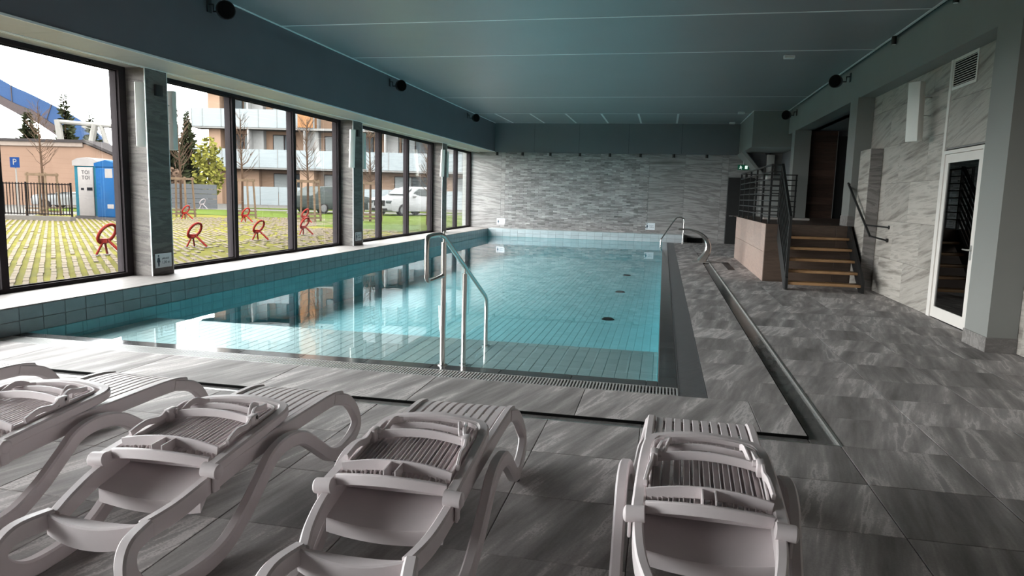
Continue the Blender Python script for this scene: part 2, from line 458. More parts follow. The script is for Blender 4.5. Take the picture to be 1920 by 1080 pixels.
def tiles(parent, O, U, V, lu, lv, su, sv, m, gap=.004, th=.008, cap=300, stagger=0.0, name='tile', ou=0.0, ov=0.0, rest=True, uneven=0.0):
    """rectangle lu x lv from corner O, tiles su x sv; the nearest `cap` are objects, the others one joined part"""
    O, U, V = Vector(O), Vector(U).normalized(), Vector(V).normalized()
    Nn = U.cross(V)
    cells = []
    j = 0; v = -ov
    while v < lv - 1e-4:
        u = -ou - (su * stagger if j % 2 else 0)
        v0, v1 = max(v, 0), min(v + sv, lv)
        if v1 - v0 > .02:
            while u < lu - 1e-4:
                u0, u1 = max(u, 0), min(u + su, lu)
                if u1 - u0 > .02:
                    c = O + U * (u0 + u1) / 2 + V * (v0 + v1) / 2
                    cells.append(((c - Vector((0, 0, CAMH))).length, u0, u1, v0, v1))
                u += su
        v += sv; j += 1
    cells.sort()
    R = Matrix((U, V, Nn)).transposed().to_4x4()
    for d, u0, u1, v0, v1 in cells[:cap]:
        tt = th + (random.choice((0, 1, 2, 3)) * uneven)
        me, _, _ = tile_mesh(u1 - u0, v1 - v0, tt, m, gap)
        o = bpy.data.objects.new(name, me); COL.objects.link(o)
        o.parent = parent
        mw = Matrix.Translation(O + U * u0 + V * v0) @ R
        o.matrix_local = parent.matrix_basis.inverted() @ mw if parent else mw
    if rest and cells[cap:]:
        b = MB()
        for d, u0, u1, v0, v1 in cells[cap:]:
            tt = th + (random.choice((0, 1, 2, 3)) * uneven)
            _, vs, fs = tile_mesh(u1 - u0, v1 - v0, tt, m, gap)
            b.add([(x + u0, y + v0, z) for x, y, z in vs], fs, rnd=random.uniform(.01, 9))
        o = b.build(name, m, parent, kind='stuff', fix=False)
        mw = Matrix.Translation(O) @ R
        o.matrix_local = parent.matrix_basis.inverted() @ mw if parent else mw
# ================================================================== THE ROOM
YB, YF = -4.0, 27.6           # back and far wall
XW, XL = -7.7, -6.72          # window plane, pool-side face of the ledge
XR = 3.93                     # right wall
CH = 4.40                     # ceiling
PX0, PX1, PY0, PY1 = XL, 0.03, 6.28, 27.0    # water
ZT = -0.008                   # bed under the floor tiles

# floor bed with the pool and channel left open
b = MB()
b.box(XL, 4.13, YB, 4.93, -.30, ZT)
b.box(1.25, 4.13, 4.93, YF, -.30, ZT)
b.box(XL, 1.25, 4.93, 5.08, -.30, -.026)          # channel along the front
b.box(1.07, 1.25, 5.08, 22.3, -.30, -.026)        # channel along the side
b.box(1.07, 1.25, 22.3, YF, -.30, ZT)
b.box(XL, 1.07, 5.08, 5.85, -.30, ZT)
b.box(.44, 1.07, 5.85, YF, -.30, ZT)
b.box(XL, .44, 5.85, 6.10, -.30, -.05)            # grating trench, front
b.box(.20, .44, 6.10, 27.0, -.30, -.05)           # grating trench, side
b.box(XL, .03, 6.10, 6.28, -.17, ZT)
b.box(.03, .20, 6.10, 27.0, -.80, ZT)
b.box(.03, .44, 27.0, YF, -.30, ZT)
floor = b.build('floor', M['grout'], kind='structure')
T = .665
M['channel'] = stone('channel_stone', [(.28, (.11, .105, .102)), (.45, (.20, .19, .186)), (.56, (.14, .134, .13)), (.75, (.26, .25, .245))], along='y', scale=.8, stretch=.2, tilt=.1, rough=.16, bump=.02, tone=.1, spec=.5)
M['wet'] = stone('wet_stone', [(.28, (.06, .06, .062)), (.45, (.10, .10, .10)), (.56, (.075, .075, .077)), (.75, (.14, .14, .138))], along='y', scale=.8, stretch=.2, tilt=.1, rough=.10, bump=.02, tone=.1, spec=.6)
# outer floor: rows of square tiles, joints at x = 1.25 - n T
tiles(floor, (1.25 - 12 * T, 4.93 - 5 * T, ZT), (1, 0, 0), (0, 1, 0), 12 * T + 4 * T + .02, 5 * T, T, T, M['floor'], cap=200)
tiles(floor, (XL, YB, ZT), (1, 0, 0), (0, 1, 0), XR - XL, 4.93 - 5 * T - YB, T, T, M['floor'], cap=0, ou=T - (1.25 - XL) % T, ov=T - (4.93 - 5 * T - YB) % T)
tiles(floor, (1.25, 4.93, ZT), (1, 0, 0), (0, 1, 0), XR - 1.25, 16 * T, T, T, M['floor'], cap=200)
tiles(floor, (1.25, 4.93 + 16 * T, ZT), (1, 0, 0), (0, 1, 0), XR - 1.25, YF - 4.93 - 16 * T, T, T, M['floor'], cap=0)
tiles(floor, (XL, 5.08, ZT), (1, 0, 0), (0, 1, 0), 1.07 - XL, .77, T * 2, .77, M['floor'], cap=20, ou=.5)
tiles(floor, (.44, 5.85, ZT), (1, 0, 0), (0, 1, 0), .63, YF - 5.85, .63, T, M['floor'], cap=26)
tiles(floor, (1.07, 22.3, ZT), (1, 0, 0), (0, 1, 0), .18, YF - 22.3, .18, T, M['floor'], cap=0)
tiles(floor, (XL, 4.93, -.026), (1, 0, 0), (0, 1, 0), 1.07 - XL, .15, T * 2, .15, M['channel'], cap=7, th=.006)
tiles(floor, (1.07, 4.93, -.026), (1, 0, 0), (0, 1, 0), .18, 22.3 - 4.93, .18, T, M['channel'], cap=14, th=.006)
tiles(floor, (XL, 6.10, ZT), (1, 0, 0), (0, 1, 0), .03 - XL, .18, T, .18, M['wet'], cap=12)
tiles(floor, (.03, 6.10, ZT), (1, 0, 0), (0, 1, 0), .17, 20.9, .17, .335, M['wet'], cap=24)
# steel edge along the channel, dark strip standing in for the shadow under the platform edge
e = MB().box(1.245, 1.262, 4.93, 22.3, -.0255, .003)
e.build('trim_1', M['steelm'], kind='structure')
e = MB().box(XL, 1.262, 4.918, 4.932, -.0255, .001)
e.build('trim_2', M['steelm'], kind='structure')
e = MB().box(XL, 1.075, 5.068, 5.08, -.0255, -.0005).box(1.063, 1.075, 5.08, 22.3, -.0255, -.0005)
e.build('edge_shadow', M['darkgap'], kind='structure')

# ---- pool basin and water
DZ, SZ, SY = -.75, -.17, 8.30
b = MB()
b.box(PX0 - .2, PX1, PY0 - .15, PY1 + .1, DZ - .2, DZ - .008)
b.box(PX0, PX1, PY0, SY, DZ, SZ - .008)
b.box(PX0, PX1, SY, SY + .35, DZ, -.42 - .008)
b.box(PX0 - .2, PX0, PY0 - .15, PY1, DZ, 0)
b.box(PX0, PX1, PY0 - .15, PY0 - .008, DZ, ZT - .01)
b.box(PX0, PX1, PY1, PY1 + .1, DZ, 0)
pool = b.build('pool_basin', M['pgrout'], kind='structure')
TP = .125
tiles(pool, (PX0, SY + .35, DZ - .008), (1, 0, 0), (0, 1, 0), PX1 - PX0, PY1 - SY - .35, TP, .25, M['pooltile'], gap=.005, cap=150, th=.008)
tiles(pool, (PX0, PY0, SZ - .008), (1, 0, 0), (0, 1, 0), PX1 - PX0, SY - PY0, TP, .25, M['steptile'], gap=.005, cap=300, th=.008, ou=.05)
tiles(pool, (PX0, SY, -.428), (1, 0, 0), (0, 1, 0), PX1 - PX0, .35, TP, .35, M['pooltile'], gap=.005, cap=24, th=.008, ou=.05)
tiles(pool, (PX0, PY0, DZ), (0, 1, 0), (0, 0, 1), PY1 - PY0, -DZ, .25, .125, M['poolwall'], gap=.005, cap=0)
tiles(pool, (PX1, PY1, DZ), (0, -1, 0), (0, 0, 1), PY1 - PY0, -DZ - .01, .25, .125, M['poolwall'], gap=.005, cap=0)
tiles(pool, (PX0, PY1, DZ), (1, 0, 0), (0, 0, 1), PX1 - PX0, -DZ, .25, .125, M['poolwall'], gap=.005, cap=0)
w = MB(); w.add([(PX0 + .012, PY0 - .01, -.004), (PX1 - .004, PY0 - .01, -.004), (PX1 - .004, PY1 - .01, -.004), (PX0 + .012, PY1 - .01, -.004)], [(0, 1, 2, 3)])
wo = w.build('pool_water', M['water'], fix=False)
tag(wo, 'still turquoise water filling the long indoor pool', 'water', kind='stuff')

# ---- window ledge on the left and upstand at the far end
b = MB()
b.box(XW + .08, XL - .008, YB, YF, -.9, .29)
wl = b.build('trim_4', M['wgrout'], kind='structure')
tiles(wl, (XL - .008, YB, 0), (0, 1, 0), (0, 0, 1), YF - YB, .29, .30, .145, M['shadedtile'], gap=.005, cap=140)
tiles(wl, (XW + .08, YB, .29), (1, 0, 0), (0, 1, 0), XL - XW - .08, YF - YB, XL - XW - .08, 1.33, M['sill'], gap=.003, cap=40, th=.012, ov=.3)
b = MB()
b.box(XL, .80, 27.008, YF, -.9, .29)
wf = b.build('trim_5', M['wgrout'], kind='structure')
tiles(wf, (XL, 27.008, 0), (1, 0, 0), (0, 0, 1), .80 - XL, .29, .30, .145, M['whitetile'], gap=.005, cap=50)
tiles(wf, (XL, 27.0, .29), (1, 0, 0), (0, 1, 0), .80 - XL, .6, .30, .30, M['whitetile'], gap=.005, cap=0, th=.012)

# ---- left wall: masonry under and over the windows
b = MB()
b.box(XW - .25, XW + .08, YB, YF + .3, -.9, .29)
b.box(XW - .25, XW - .02, YB, YF + .3, 3.30, 4.7)
b.box(XW - .25, XW + .08, YF - .02, YF + .3, .29, 3.3)
wall_left = b.build('wall_left', M['beam'], kind='structure')
# pillars
PIL = [(-4.0, -3.9), (2.05, 2.50), (8.97, 9.43), (15.88, 16.42), (22.85, 23.35)]
pn = 0
for y0, y1 in PIL[1:]:
    pn += 1
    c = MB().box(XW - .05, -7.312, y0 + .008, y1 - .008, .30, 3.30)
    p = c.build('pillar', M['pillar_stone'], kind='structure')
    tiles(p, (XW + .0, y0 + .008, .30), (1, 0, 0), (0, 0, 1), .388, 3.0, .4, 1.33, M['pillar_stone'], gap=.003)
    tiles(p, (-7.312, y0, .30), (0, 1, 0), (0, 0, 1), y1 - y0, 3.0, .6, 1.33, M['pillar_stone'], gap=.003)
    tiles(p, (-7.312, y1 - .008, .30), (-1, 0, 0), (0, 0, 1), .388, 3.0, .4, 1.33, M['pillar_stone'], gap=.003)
    MB().box(-7.315, -7.300, y0 - .004, y0 + .008, .30, 3.30).build('corner_strip', M['trimwhite'], p)
    MB().box(-7.315, -7.300, y1 - .008, y1 + .004, .30, 3.30).build('corner_strip', M['trimwhite'], p)
# windows
def window(n, y0, y1, a, c):
    """opening y0..y1, side members a and c wide"""
    z0, z1 = .302, 3.30
    x0, x1 = XW - .08, XW + .08
    f = MB().box(x0, x1, y0, y1, z0, z0 + .055).box(x0, x1, y0, y1, z1 - .07, z1)
    f.box(x0, x1, y0, y0 + a, z0 + .055, z1 - .07).box(x0, x1, y1 - c, y1, z0 + .055, z1 - .07)
    o = f.build('window_%d' % n, M['framepaint'], kind='structure')
    q = MB().box(XW - .012, XW + .012, y0 + a - .01, y1 - c + .01, z0 + .045, z1 - .06).build('pane', M['glass'], o)
    g_ = MB()
    for yy in (y0 + a, y1 - c - .018): g_.box(XW + .012, XW + .04, yy, yy + .018, z0 + .055, z1 - .07)
    g_.box(XW + .012, XW + .04, y0 + a, y1 - c, z0 + .055, z0 + .073).box(XW + .012, XW + .04, y0 + a, y1 - c, z1 - .088, z1 - .07)
    g_.build('glazing_bead', M['framepaint'], o)
    s = MB().box(x0 - .18, x0, y0, y1, z0 - .02, z0 + .015).build('outer_sill', M['trimwhite'], o)
bays = [(-3.95, -.95, .1, .05), (-.95, 2.05, .05, .1), (2.50, 4.66, .1, .05), (4.66, 6.88, .05, .05), (6.88, 8.97, .05, .13),
        (9.43, 11.58, .08, .05), (11.58, 13.71, .05, .05), (13.71, 15.88, .05, .13),
        (16.42, 18.36, .08, .05), (18.36, 20.50, .05, .05), (20.50, 22.85, .05, .13),
        (23.35, 25.70, .08, .05), (25.70, 27.60, .05, .12)]
for i, (y0, y1, a, c) in enumerate(bays): window(i + 1, y0, y1, a, c)

# ---- blue beam over the windows with its pale soffit
b = MB().box(XW + .085, -6.60, YB, YF, 3.305, 4.5)
b.build('beam', M['beam_left'], kind='structure')
b = MB()
y = YB
while y < YF:
    b.box(XW + .085, -6.602, y + .004, min(y + 1.36, YF) - .004, 3.288, 3.306); y += 1.36
so = b.build('soffit', M['soffit'], kind='structure')
MB().box(-7.335, -7.31, YB, YF, 3.279, 3.289).box(-7.285, -7.26, YB, YF, 3.279, 3.289).build('diffuser_lip', M['trimwhite'], so)
MB().box(-7.31, -7.285, YB, YF, 3.284, 3.2885).build('diffuser_slot', M['darkgap'], so)
MB().box(-6.602, -6.588, YB, YF, 3.284, 3.31).build('edge_strip', M['trimwhite'], so)

# ---- ceiling: large smooth panels between thin white joints
b = MB().box(XW - .25, 6.6, YB - .2, YF + .3, 4.45, 4.75)
ceil = b.build('ceiling', M['darkgap'], kind='structure')
ys = [YB, 2.60, 5.55, 8.50, 11.45, 14.27, 20.30, 24.20]
for i in range(len(ys) - 1):
    MB().box(-6.60, 3.63, ys[i] + .020, ys[i + 1] - .020, CH, CH + .06).build('panel', M['ceil'], ceil)
for y in ys[1:]:
    MB().box(-6.60, 3.63, y - .020, y + .020, CH - .004, CH + .06).build('joint_strip', M['trimwhite'], ceil)
xs = [-6.60, -5.87, -4.64, -3.41, -2.20, -.97, .325, 2.60]
for i in range(len(xs) - 1):
    MB().box(xs[i] + .032, xs[i + 1] - .032, 24.22, 27.34, CH, CH + .06).build('panel', M['ceil'], ceil)
for x in xs[1:-1]:
    MB().box(x - .032, x + .032, 24.22, 27.34, CH - .003, CH + .06).build('joint_strip', M['trimwhite'], ceil)
MB().box(-6.60, 2.60, 27.325, 27.35, CH - .003, CH + .06).build('joint_strip', M['trimwhite'], ceil)
MB().box(2.575, 2.60, 23.4, 27.35, CH - .012, CH + .06).build('joint_strip', M['trimwhite'], ceil)
MB().box(2.60, 3.63, 23.375, 23.40, CH - .003, CH + .06).build('joint_strip', M['trimwhite'], ceil)
MB().box(-6.60, -6.565, YB, 27.35, CH - .012, CH + .06).build('joint_strip', M['trimwhite'], ceil)
MB().box(3.585, 3.625, YB, 23.38, CH - .012, CH + .06).build('joint_strip', M['trimwhite'], ceil)

# ---- beam along the right
b = MB().box(3.65, 3.96, YB, 23.36, 3.68, 4.34).box(3.72, 3.96, YB, 23.36, 4.34, 4.5)
b.build('beam', M['beam'], kind='structure')
# duct box in the far corner and the stair soffit below it
b = MB().box(2.60, 4.05, 23.40, YF, 3.30, 4.5)
b.build('duct_box', M['beam'], kind='structure')
b = MB().prism([(2.56, 3.30), (2.70, 3.30), (3.38, 2.50), (3.26, 2.50)], 'y', 25.9, YF)
b.build('stair_soffit', M['beam'], kind='structure')
b = MB().prism([(2.70, 3.30), (3.60, 3.30), (3.60, 2.50), (3.38, 2.50)], 'y', 26.4, YF - .4)
b.build('stair_underside', M['bulk'], kind='structure')

# ---- far wall with bulkhead
b = MB().box(XW - .25, 6.6, YF + .012, YF + .3, -.3, 4.6)
wall_far = b.build('wall_far', M['wgrout'], kind='structure')
tiles(wall_far, (XW, YF + .012, .30), (1, 0, 0), (0, 0, 1), XW * -1 - 6.2, 3.0, 1.33, .665, M['far_stone'], gap=.004, th=.012)
tiles(wall_far, (-.60, YF + .012, .0), (1, 0, 0), (0, 0, 1), 2.90, 3.3, 1.33, .665, M['far_stone'], gap=.004, th=.012, ou=-.0)
tiles(wall_far, (2.30, YF + .012, 2.5), (1, 0, 0), (0, 0, 1), 1.3, .8, 1.33, .665, M['far_stone'], gap=.004, th=.012)
tiles(wall_far, (-6.20, YF + .012, .30), (1, 0, 0), (0, 0, 1), 5.60, 3.0, .30, .062, M['mosaic'], gap=.004, th=.012, uneven=.006, cap=0, stagger=.5, name='mosaic_strip')
b = MB().box(-6.60, 2.60, 27.37, YF + .012, 3.30, 4.5)
bk = b.build('bulkhead', M['darkgap'], kind='structure')
xs2 = [-6.60, -5.02, -3.28, -1.40, .55, 2.60]
for i in range(5): MB().box(xs2[i] + .004, xs2[i + 1] - .004, 27.35, 27.37, 3.295, CH).build('panel', M['bulk'], bk)
MB().box(-6.6, 2.6, 27.34, YF, 3.285, 3.296).build('panel', M['bulk'], bk)

# ---- right wall
b = MB().box(XR + .012, 4.13, YB, 9.98, 0, 4.5).box(XR + .012, 4.13, 11.40, 15.40, 0, 4.5).box(XR + .012, 4.13, 9.98, 11.40, 2.42, 4.5)
wall_right = b.build('wall_right', M['wgrout'], kind='structure')
X_ = XR + .012
tiles(wall_right, (X_, 15.40, 0), (0, -1, 0), (0, 0, 1), 15.40 - 11.46, 3.68, 1.33, .665, M['wall_stone'], gap=.003, th=.012, stagger=.5)
tiles(wall_right, (X_, 11.38, 2.44), (0, -1, 0), (0, 0, 1), 1.36, 1.24, 1.36, .665, M['wall_stone'], gap=.003, th=.012)
tiles(wall_right, (X_, 9.94, 0), (0, -1, 0), (0, 0, 1), 9.94 - 2, 3.68, 1.33, .665, M['wall_stone'], gap=.003, th=.012, stagger=.5)
for y in (11.42, 9.98):
    MB().box(XR - .012, X_, y - .04, y + .04, 0, 3.68).build('cover_strip', M['doorwhite'], wall_right)
# door with dark glass
d = MB()
y0, y1, zt = 10.03, 11.37, 2.40
for a in ((y0, y0 + .05, 0, zt), (y1 - .05, y1, 0, zt), (y0 + .05, y1 - .05, zt - .05, zt)):
    d.box(XR - .02, XR + .10, a[0], a[1], a[2], a[3])
door = d.build('door_1', M['doorwhite'], kind='structure')
q = MB()
for a in ((y0 + .055, y0 + .165, .012, zt - .055), (y1 - .165, y1 - .055, .012, zt - .055), (y0 + .165, y1 - .165, zt - .175, zt - .055), (y0 + .165, y1 - .165, .012, .17)):
    q.box(XR - .005, XR + .04, a[0], a[1], a[2], a[3])
lf = q.build('leaf', M['doorwhite'], door)
MB().box(XR + .01, XR + .02, y0 + .16, y1 - .16, .165, zt - .17).build('pane', M['dglass'], door)
h = MB().cyl((XR - .06, y0 + .11, 1.06), (XR - .005, y0 + .11, 1.06), .011).tube([(XR - .055, y0 + .11, 1.06), (XR - .06, y0 + .16, 1.06), (XR - .06, y0 + .24, 1.06)], .010)
h.box(XR - .012, XR - .005, y0 + .08, y0 + .14, .93, 1.12)
h.build('door_handle', M['steelm'], door)
MB().box(XR + .05, XR + 1.9, 9.2, 12.2, 0, .02).box(XR + 1.9, XR + 2.0, 9.2, 12.2, 0, 2.6).box(XR + .2, XR + 2, 9.1, 9.2, 0, 2.6).box(XR + .2, XR + 2, 12.2, 12.3, 0, 2.6).box(XR + .2, XR + 2, 9.1, 12.3, 2.6, 2.7).build('wall_sauna', M['brownwood'], kind='structure')

# ---- columns along the right
def column(x0, x1, y0, y1, z0, z1, plinth=None):
    o = MB().box(x0, x1, y0, y1, z0, z1).build('column', M['beam'], kind='structure')
    if plinth:
        e = .012
        MB().box(x0 - e, x1, y0 - e, y1 + e, z0 + .001, z0 + plinth).build('plinth', M['column_stone'], o)
    return o
column(3.62, 3.925, 8.70, 9.30, 0, 3.68, .17)
column(3.62, 3.925, 15.22, 15.80, 1.17, 3.68, .20)
column(3.62, 4.06, 22.0, 22.5, 1.17, 3.68)
# half-height screen wall clad in stone right of the stairs
b = MB().box(3.715, 3.93, 14.35, 15.05, 0, 2.64)
sc = b.build('screen_wall', M['wall_stone'], kind='structure')
tiles(sc, (3.715, 15.05, 0), (0, -1, 0), (0, 0, 1), .70, 2.64, .7, 1.0, M['wall_stone'], gap=.003, th=.01)
tiles(sc, (3.707, 14.35, 0), (1, 0, 0), (0, 0, 1), .215, 2.64, .3, .665, M['column_stone'], gap=.003, th=.01)  # camera-facing side in darker stone, shade put into the colour

# ---- raised landing and the dark corridor behind it
LZ = 1.17
b = MB().box(2.06, 4.2, 15.115, 21.0, 0, LZ - .01).box(3.6, 6.4, 15.45, 22.5, 0, LZ - .01)
land = b.build('stair_landing', M['darkwood'], kind='structure')
tiles(land, (2.06, 21.0, 0), (0, -1, 0), (0, 0, 1), 5.885, LZ, 1.33, .60, M['pinkwood'], gap=.004, th=.01)
tiles(land, (2.06, 15.115, 0), (1, 0, 0), (0, 0, 1), 1.87, LZ, 1.33, .60, M['darkwood'], gap=.004, th=.01)
tiles(land, (2.06, 15.10, LZ - .01), (1, 0, 0), (0, 1, 0), 4.3, 7.3, 1.33, .665, M['brownwood'], gap=.004, th=.01)
MB().box(2.5, 3.60, 18.9, 19.3, LZ + .002, LZ + .05).build('floor_glare', M['soffit'], land)  # pale bar added as the glare on the glossy landing floor
b = MB().box(6.3, 6.4, 15.4, 22.5, LZ, 3.8).box(4.13, 6.4, 15.35, 15.45, 0, 3.8).box(4.06, 6.4, 22.5, 22.6, 0, 3.8)
b.box(4.13, 6.4, 15.4, 22.6, 3.70, 3.8).box(4.0, 4.13, 22.5, YF, 0, 4.5).box(3.96, 4.13, 15.4, 22.6, 3.80, 4.5).box(3.93, 4.3, 15.4, 22.6, 3.70, 3.82)
b.build('wall_corridor', M['bulk'], kind='structure')
p = MB().box(4.07, 4.84, 22.30, 22.49, LZ, 3.69).build('wall_corridor_clad', M['brownwood'], kind='structure')
tiles(p, (4.07, 22.30, LZ), (1, 0, 0), (0, 0, 1), .77, 2.52, .78, .20, M['brownwood'], gap=.004, th=.01)
MB().box(4.055, 4.07, 22.27, 22.30, LZ, 3.69).box(4.84, 4.855, 22.27, 22.30, LZ, 3.69).build('corner_strip', M['steelm'], p)
MB().box(4.86, 5.9, 22.38, 22.49, LZ, 3.55).build('door_3', M['black'], kind='structure')
# black door at the far end
dd = MB().box(2.32, 3.25, YF - .035, YF + .012, 0, 2.47).build('door_2', M['black'], kind='structure')
MB().cyl((2.42, YF - .09, 1.05), (2.42, YF - .03, 1.05), .012).box(2.42, 2.54, YF - .09, YF - .075, 1.04, 1.06).build('door_handle', M['steelm'], dd)
# pier beside the far door
MB().box(3.45, 4.0, 26.6, YF, 0, 3.295).build('pier', M['beam'], kind='structure')
MB().box(.95, 1.5, YF - .1, YF + .01, 0, .18).build('trim_6', M['darkgap'], kind='structure')
# back wall
MB().box(XW - .25, 4.13, YB - .3, YB, -.3, 4.6).build('wall_back', M['bulk'], kind='structure')
# ---- sky portals at the windows only guide light sampling, they give no light
for i, (ya, yb) in enumerate(((-3.9, 2.0), (2.5, 8.9), (9.45, 15.8), (16.45, 22.8), (23.4, 27.5))):
    L = bpy.data.lights.new('window_daylight', 'AREA'); L.shape = 'RECTANGLE'
    L.size = 2.95; L.size_y = yb - ya
    L.cycles.is_portal = True
    o = bpy.data.objects.new('window_daylight', L); COL.objects.link(o)
    o.matrix_world = Matrix(((0, 0, -1, XW + .1), (0, 1, 0, (ya + yb) / 2), (1, 0, 0, 1.80), (0, 0, 0, 1)))
# ================================================================== THINGS IN THE ROOM
# ---- gratings
gt = empty('overflow_grating', (-3.3, 5.975, 0)); tag(gt, 'pale slatted overflow grating along the near edge of the pool', 'grating')
def rel(b, ex):                      # move a mesh builder into a thing's own space
    L = ex.location
    b.v = [(x - L.x, y - L.y, z - L.z) for x, y, z in b.v]
    return b
b = MB(); x = XL + .01
while x < .19:
    b.box(x, x + .013, 5.858, 6.092, -.032, -.001); x += .0285
rel(b, gt).build('slat', M['grate'], gt, kind='stuff')
rel(MB().box(XL, .2, 5.852, 5.860, -.035, .0).box(XL, .2, 6.090, 6.098, -.035, .0).box(XL, .2, 5.93, 5.94, -.04, -.015).box(XL, .2, 6.01, 6.02, -.04, -.015), gt).build('frame', M['grate'], gt)
rel(MB().box(XL, .2, 5.85, 6.10, -.049, -.044), gt).build('channel_bed', M['darkgap'], gt)
g2 = empty('side_grating', (.32, 16, 0)); tag(g2, 'dark slatted overflow grating along the right side of the pool', 'grating')
b = MB(); y = 5.86
while y < 26.98:
    b.box(.212, .432, y, y + .018, -.032, -.001); y += .0285
rel(b, g2).build('slat', M['grate_dark'], g2, kind='stuff')
rel(MB().box(.203, .211, 5.855, 27, -.035, 0).box(.431, .439, 5.855, 27, -.035, 0), g2).build('frame', M['grate_dark'], g2)

# ---- sun loungers
def lounger():
    root = empty('sun_lounger', (0, 0, 0))
    P = M['plastic']; Y0 = 3.10           # profile measured along y, origin under the middle
    def sp(pts, k=6): return smooth_path([(x, y - Y0, z) for x, y, z in pts], k)
    for s in (-1, 1):
        # side rail: head end .. foot end, turning down at the foot
        rail = sp([(s * .218, 2.29, .262), (s * .262, 2.43, .285), (s * .288, 2.64, .325), (s * .290, 3.0, .348), (s * .290, 3.5, .353), (s * .290, 3.86, .350), (s * .290, 4.00, .328)], 5)
        MB().sweep(rail, .046, .085).build('side_rail', P, root)
        # continuous leg ribbon
        rb = sp([(s * .270, 3.88, .348), (s * .282, 4.06, .292), (s * .300, 4.14, .200), (s * .322, 4.125, .115), (s * .332, 4.00, .060), (s * .342, 3.79, .042)], 7)
        MB().sweep(rb, .058, .078, up=(1, 0, 0)).build('foot_leg', P, root) if False else MB().sweep(rb, .075, .050, up=(s, 0, 0)).build('foot_leg', P, root)
        rb = sp([(s * .345, 3.80, .048), (s * .350, 3.66, .085), (s * .358, 3.46, .215), (s * .362, 3.30, .312), (s * .364, 3.14, .345), (s * .362, 3.00, .322), (s * .358, 2.90, .245),
                 (s * .352, 2.76, .135), (s * .345, 2.60, .052), (s * .335, 2.42, .034), (s * .318, 2.24, .056), (s * .298, 2.12, .135), (s * .280, 2.095, .210), (s * .252, 2.15, .268), (s * .218, 2.29, .270)], 6)
        lg = MB().sweep(rb, .078, .052, up=(s, 0, 0)).build('leg_loop', P, root)
        MB().cyl((s * .338, 2.40 - Y0, 0.0), (s * .338, 2.40 - Y0, .012), .022).build('rubber_foot', M['rubber'], lg)
        MB().cyl((s * .345, 3.78 - Y0, 0.0), (s * .345, 3.78 - Y0, .016), .022).build('rubber_foot', M['rubber'], lg)
        # hinge knob with its clip
        MB().cyl((s * .262, 2.630 - Y0, .388), (s * .338, 2.630 - Y0, .382), .033, 18).ball((s * .338, 2.630 - Y0, .382), .016, .033, .033).bbox(*(sorted((s * .316, s * .330))), 2.61 - Y0, 2.655 - Y0, .29, .38, .006).build('hinge', P, root)
    # head-end bar: dished grip between the rails
    n = 14; b = MB(); va = []
    for i in range(n + 1):
        t = i / n * 2 - 1
        x = .232 * t
        y = 2.275 - .035 * (1 - t * t) - Y0
        wv = .035 + .055 * (1 - t * t) ** 1.2
        zt = .296 - .028 * (1 - t * t)
        va += [(x, y - .012, zt - .085), (x, y - .018, zt + .006), (x, y - .010, zt + .012), (x, y + wv, zt - .012), (x, y + wv, zt - .030), (x, y + .012, zt - .040), (x, y + .010, zt - .085)]
    m = 7; fs = []
    for i in range(n):
        for k in range(m): fs.append((i * m + k, i * m + (k + 1) % m, (i + 1) * m + (k + 1) % m, (i + 1) * m + k))
    fs += [tuple(range(m)), tuple(range(n * m, n * m + m))[::-1]]
    b.add(va, fs, smooth=True); b.build('head_bar', P, root)
    # curved cross panel under the hinge
    b = MB(); va = []
    for i in range(n + 1):
        t = i / n * 2 - 1
        x = .272 * t; sag = .055 * (1 - t * t)
        va += [(x, 2.585 - Y0, .268 - sag * .5), (x, 2.65 - Y0, .290 - sag * .7), (x, 2.84 - Y0, .330 - sag * .6), (x, 2.84 - Y0, .316 - sag * .6), (x, 2.65 - Y0, .275 - sag * .7), (x, 2.585 - Y0, .205 - sag * .5)]
    m = 6; fs = []
    for i in range(n):
        for k in range(m): fs.append((i * m + k, i * m + (k + 1) % m, (i + 1) * m + (k + 1) % m, (i + 1) * m + k))
    fs += [tuple(range(m)), tuple(range(n * m, n * m + m))[::-1]]
    b.add(va, fs, smooth=True); b.build('cross_panel', P, root)
    # seat slats, lengthwise, turning down over the foot end
    ns = 10
    for i in range(ns):
        x = -.237 + .474 * i / (ns - 1)
        pth = sp([(x, 2.76, .358), (x, 3.2, .376), (x, 3.60, .379), (x, 3.90, .372), (x, 4.05, .338), (x, 4.115, .285)], 3)
        MB().sweep(pth, .040, .014).build('seat_slat', P, root)
    for yy, zz in ((2.80, .335), (3.55, .350), (4.00, .322)):
        MB().bar((-.275, yy - Y0, zz), (.275, yy - Y0, zz), .035, .03).build('cross_member', P, root)
    before = set(root.children)
    # folded backrest lying upside down on the seat
    br = smooth_path([(-.292, 2.62 - Y0, .430), (-.292, 2.95 - Y0, .450), (-.285, 3.25 - Y0, .462), (-.262, 3.37 - Y0, .468), (-.20, 3.415 - Y0, .474), (0, 3.44 - Y0, .484),
                      (.20, 3.415 - Y0, .474), (.262, 3.37 - Y0, .468), (.285, 3.25 - Y0, .462), (.292, 2.95 - Y0, .450), (.292, 2.62 - Y0, .430)], 5)
    bk = MB().sweep(br, .058, .055).build('backrest_frame', P, root)
    MB().sweep(smooth_path([(-.250, 2.74 - Y0, .470), (-.253, 3.2 - Y0, .489), (-.215, 3.335 - Y0, .496), (0, 3.365 - Y0, .507), (.215, 3.335 - Y0, .496), (.253, 3.2 - Y0, .489), (.250, 2.74 - Y0, .470)], 5), .010, .022).build('backrest_rim', P, bk)
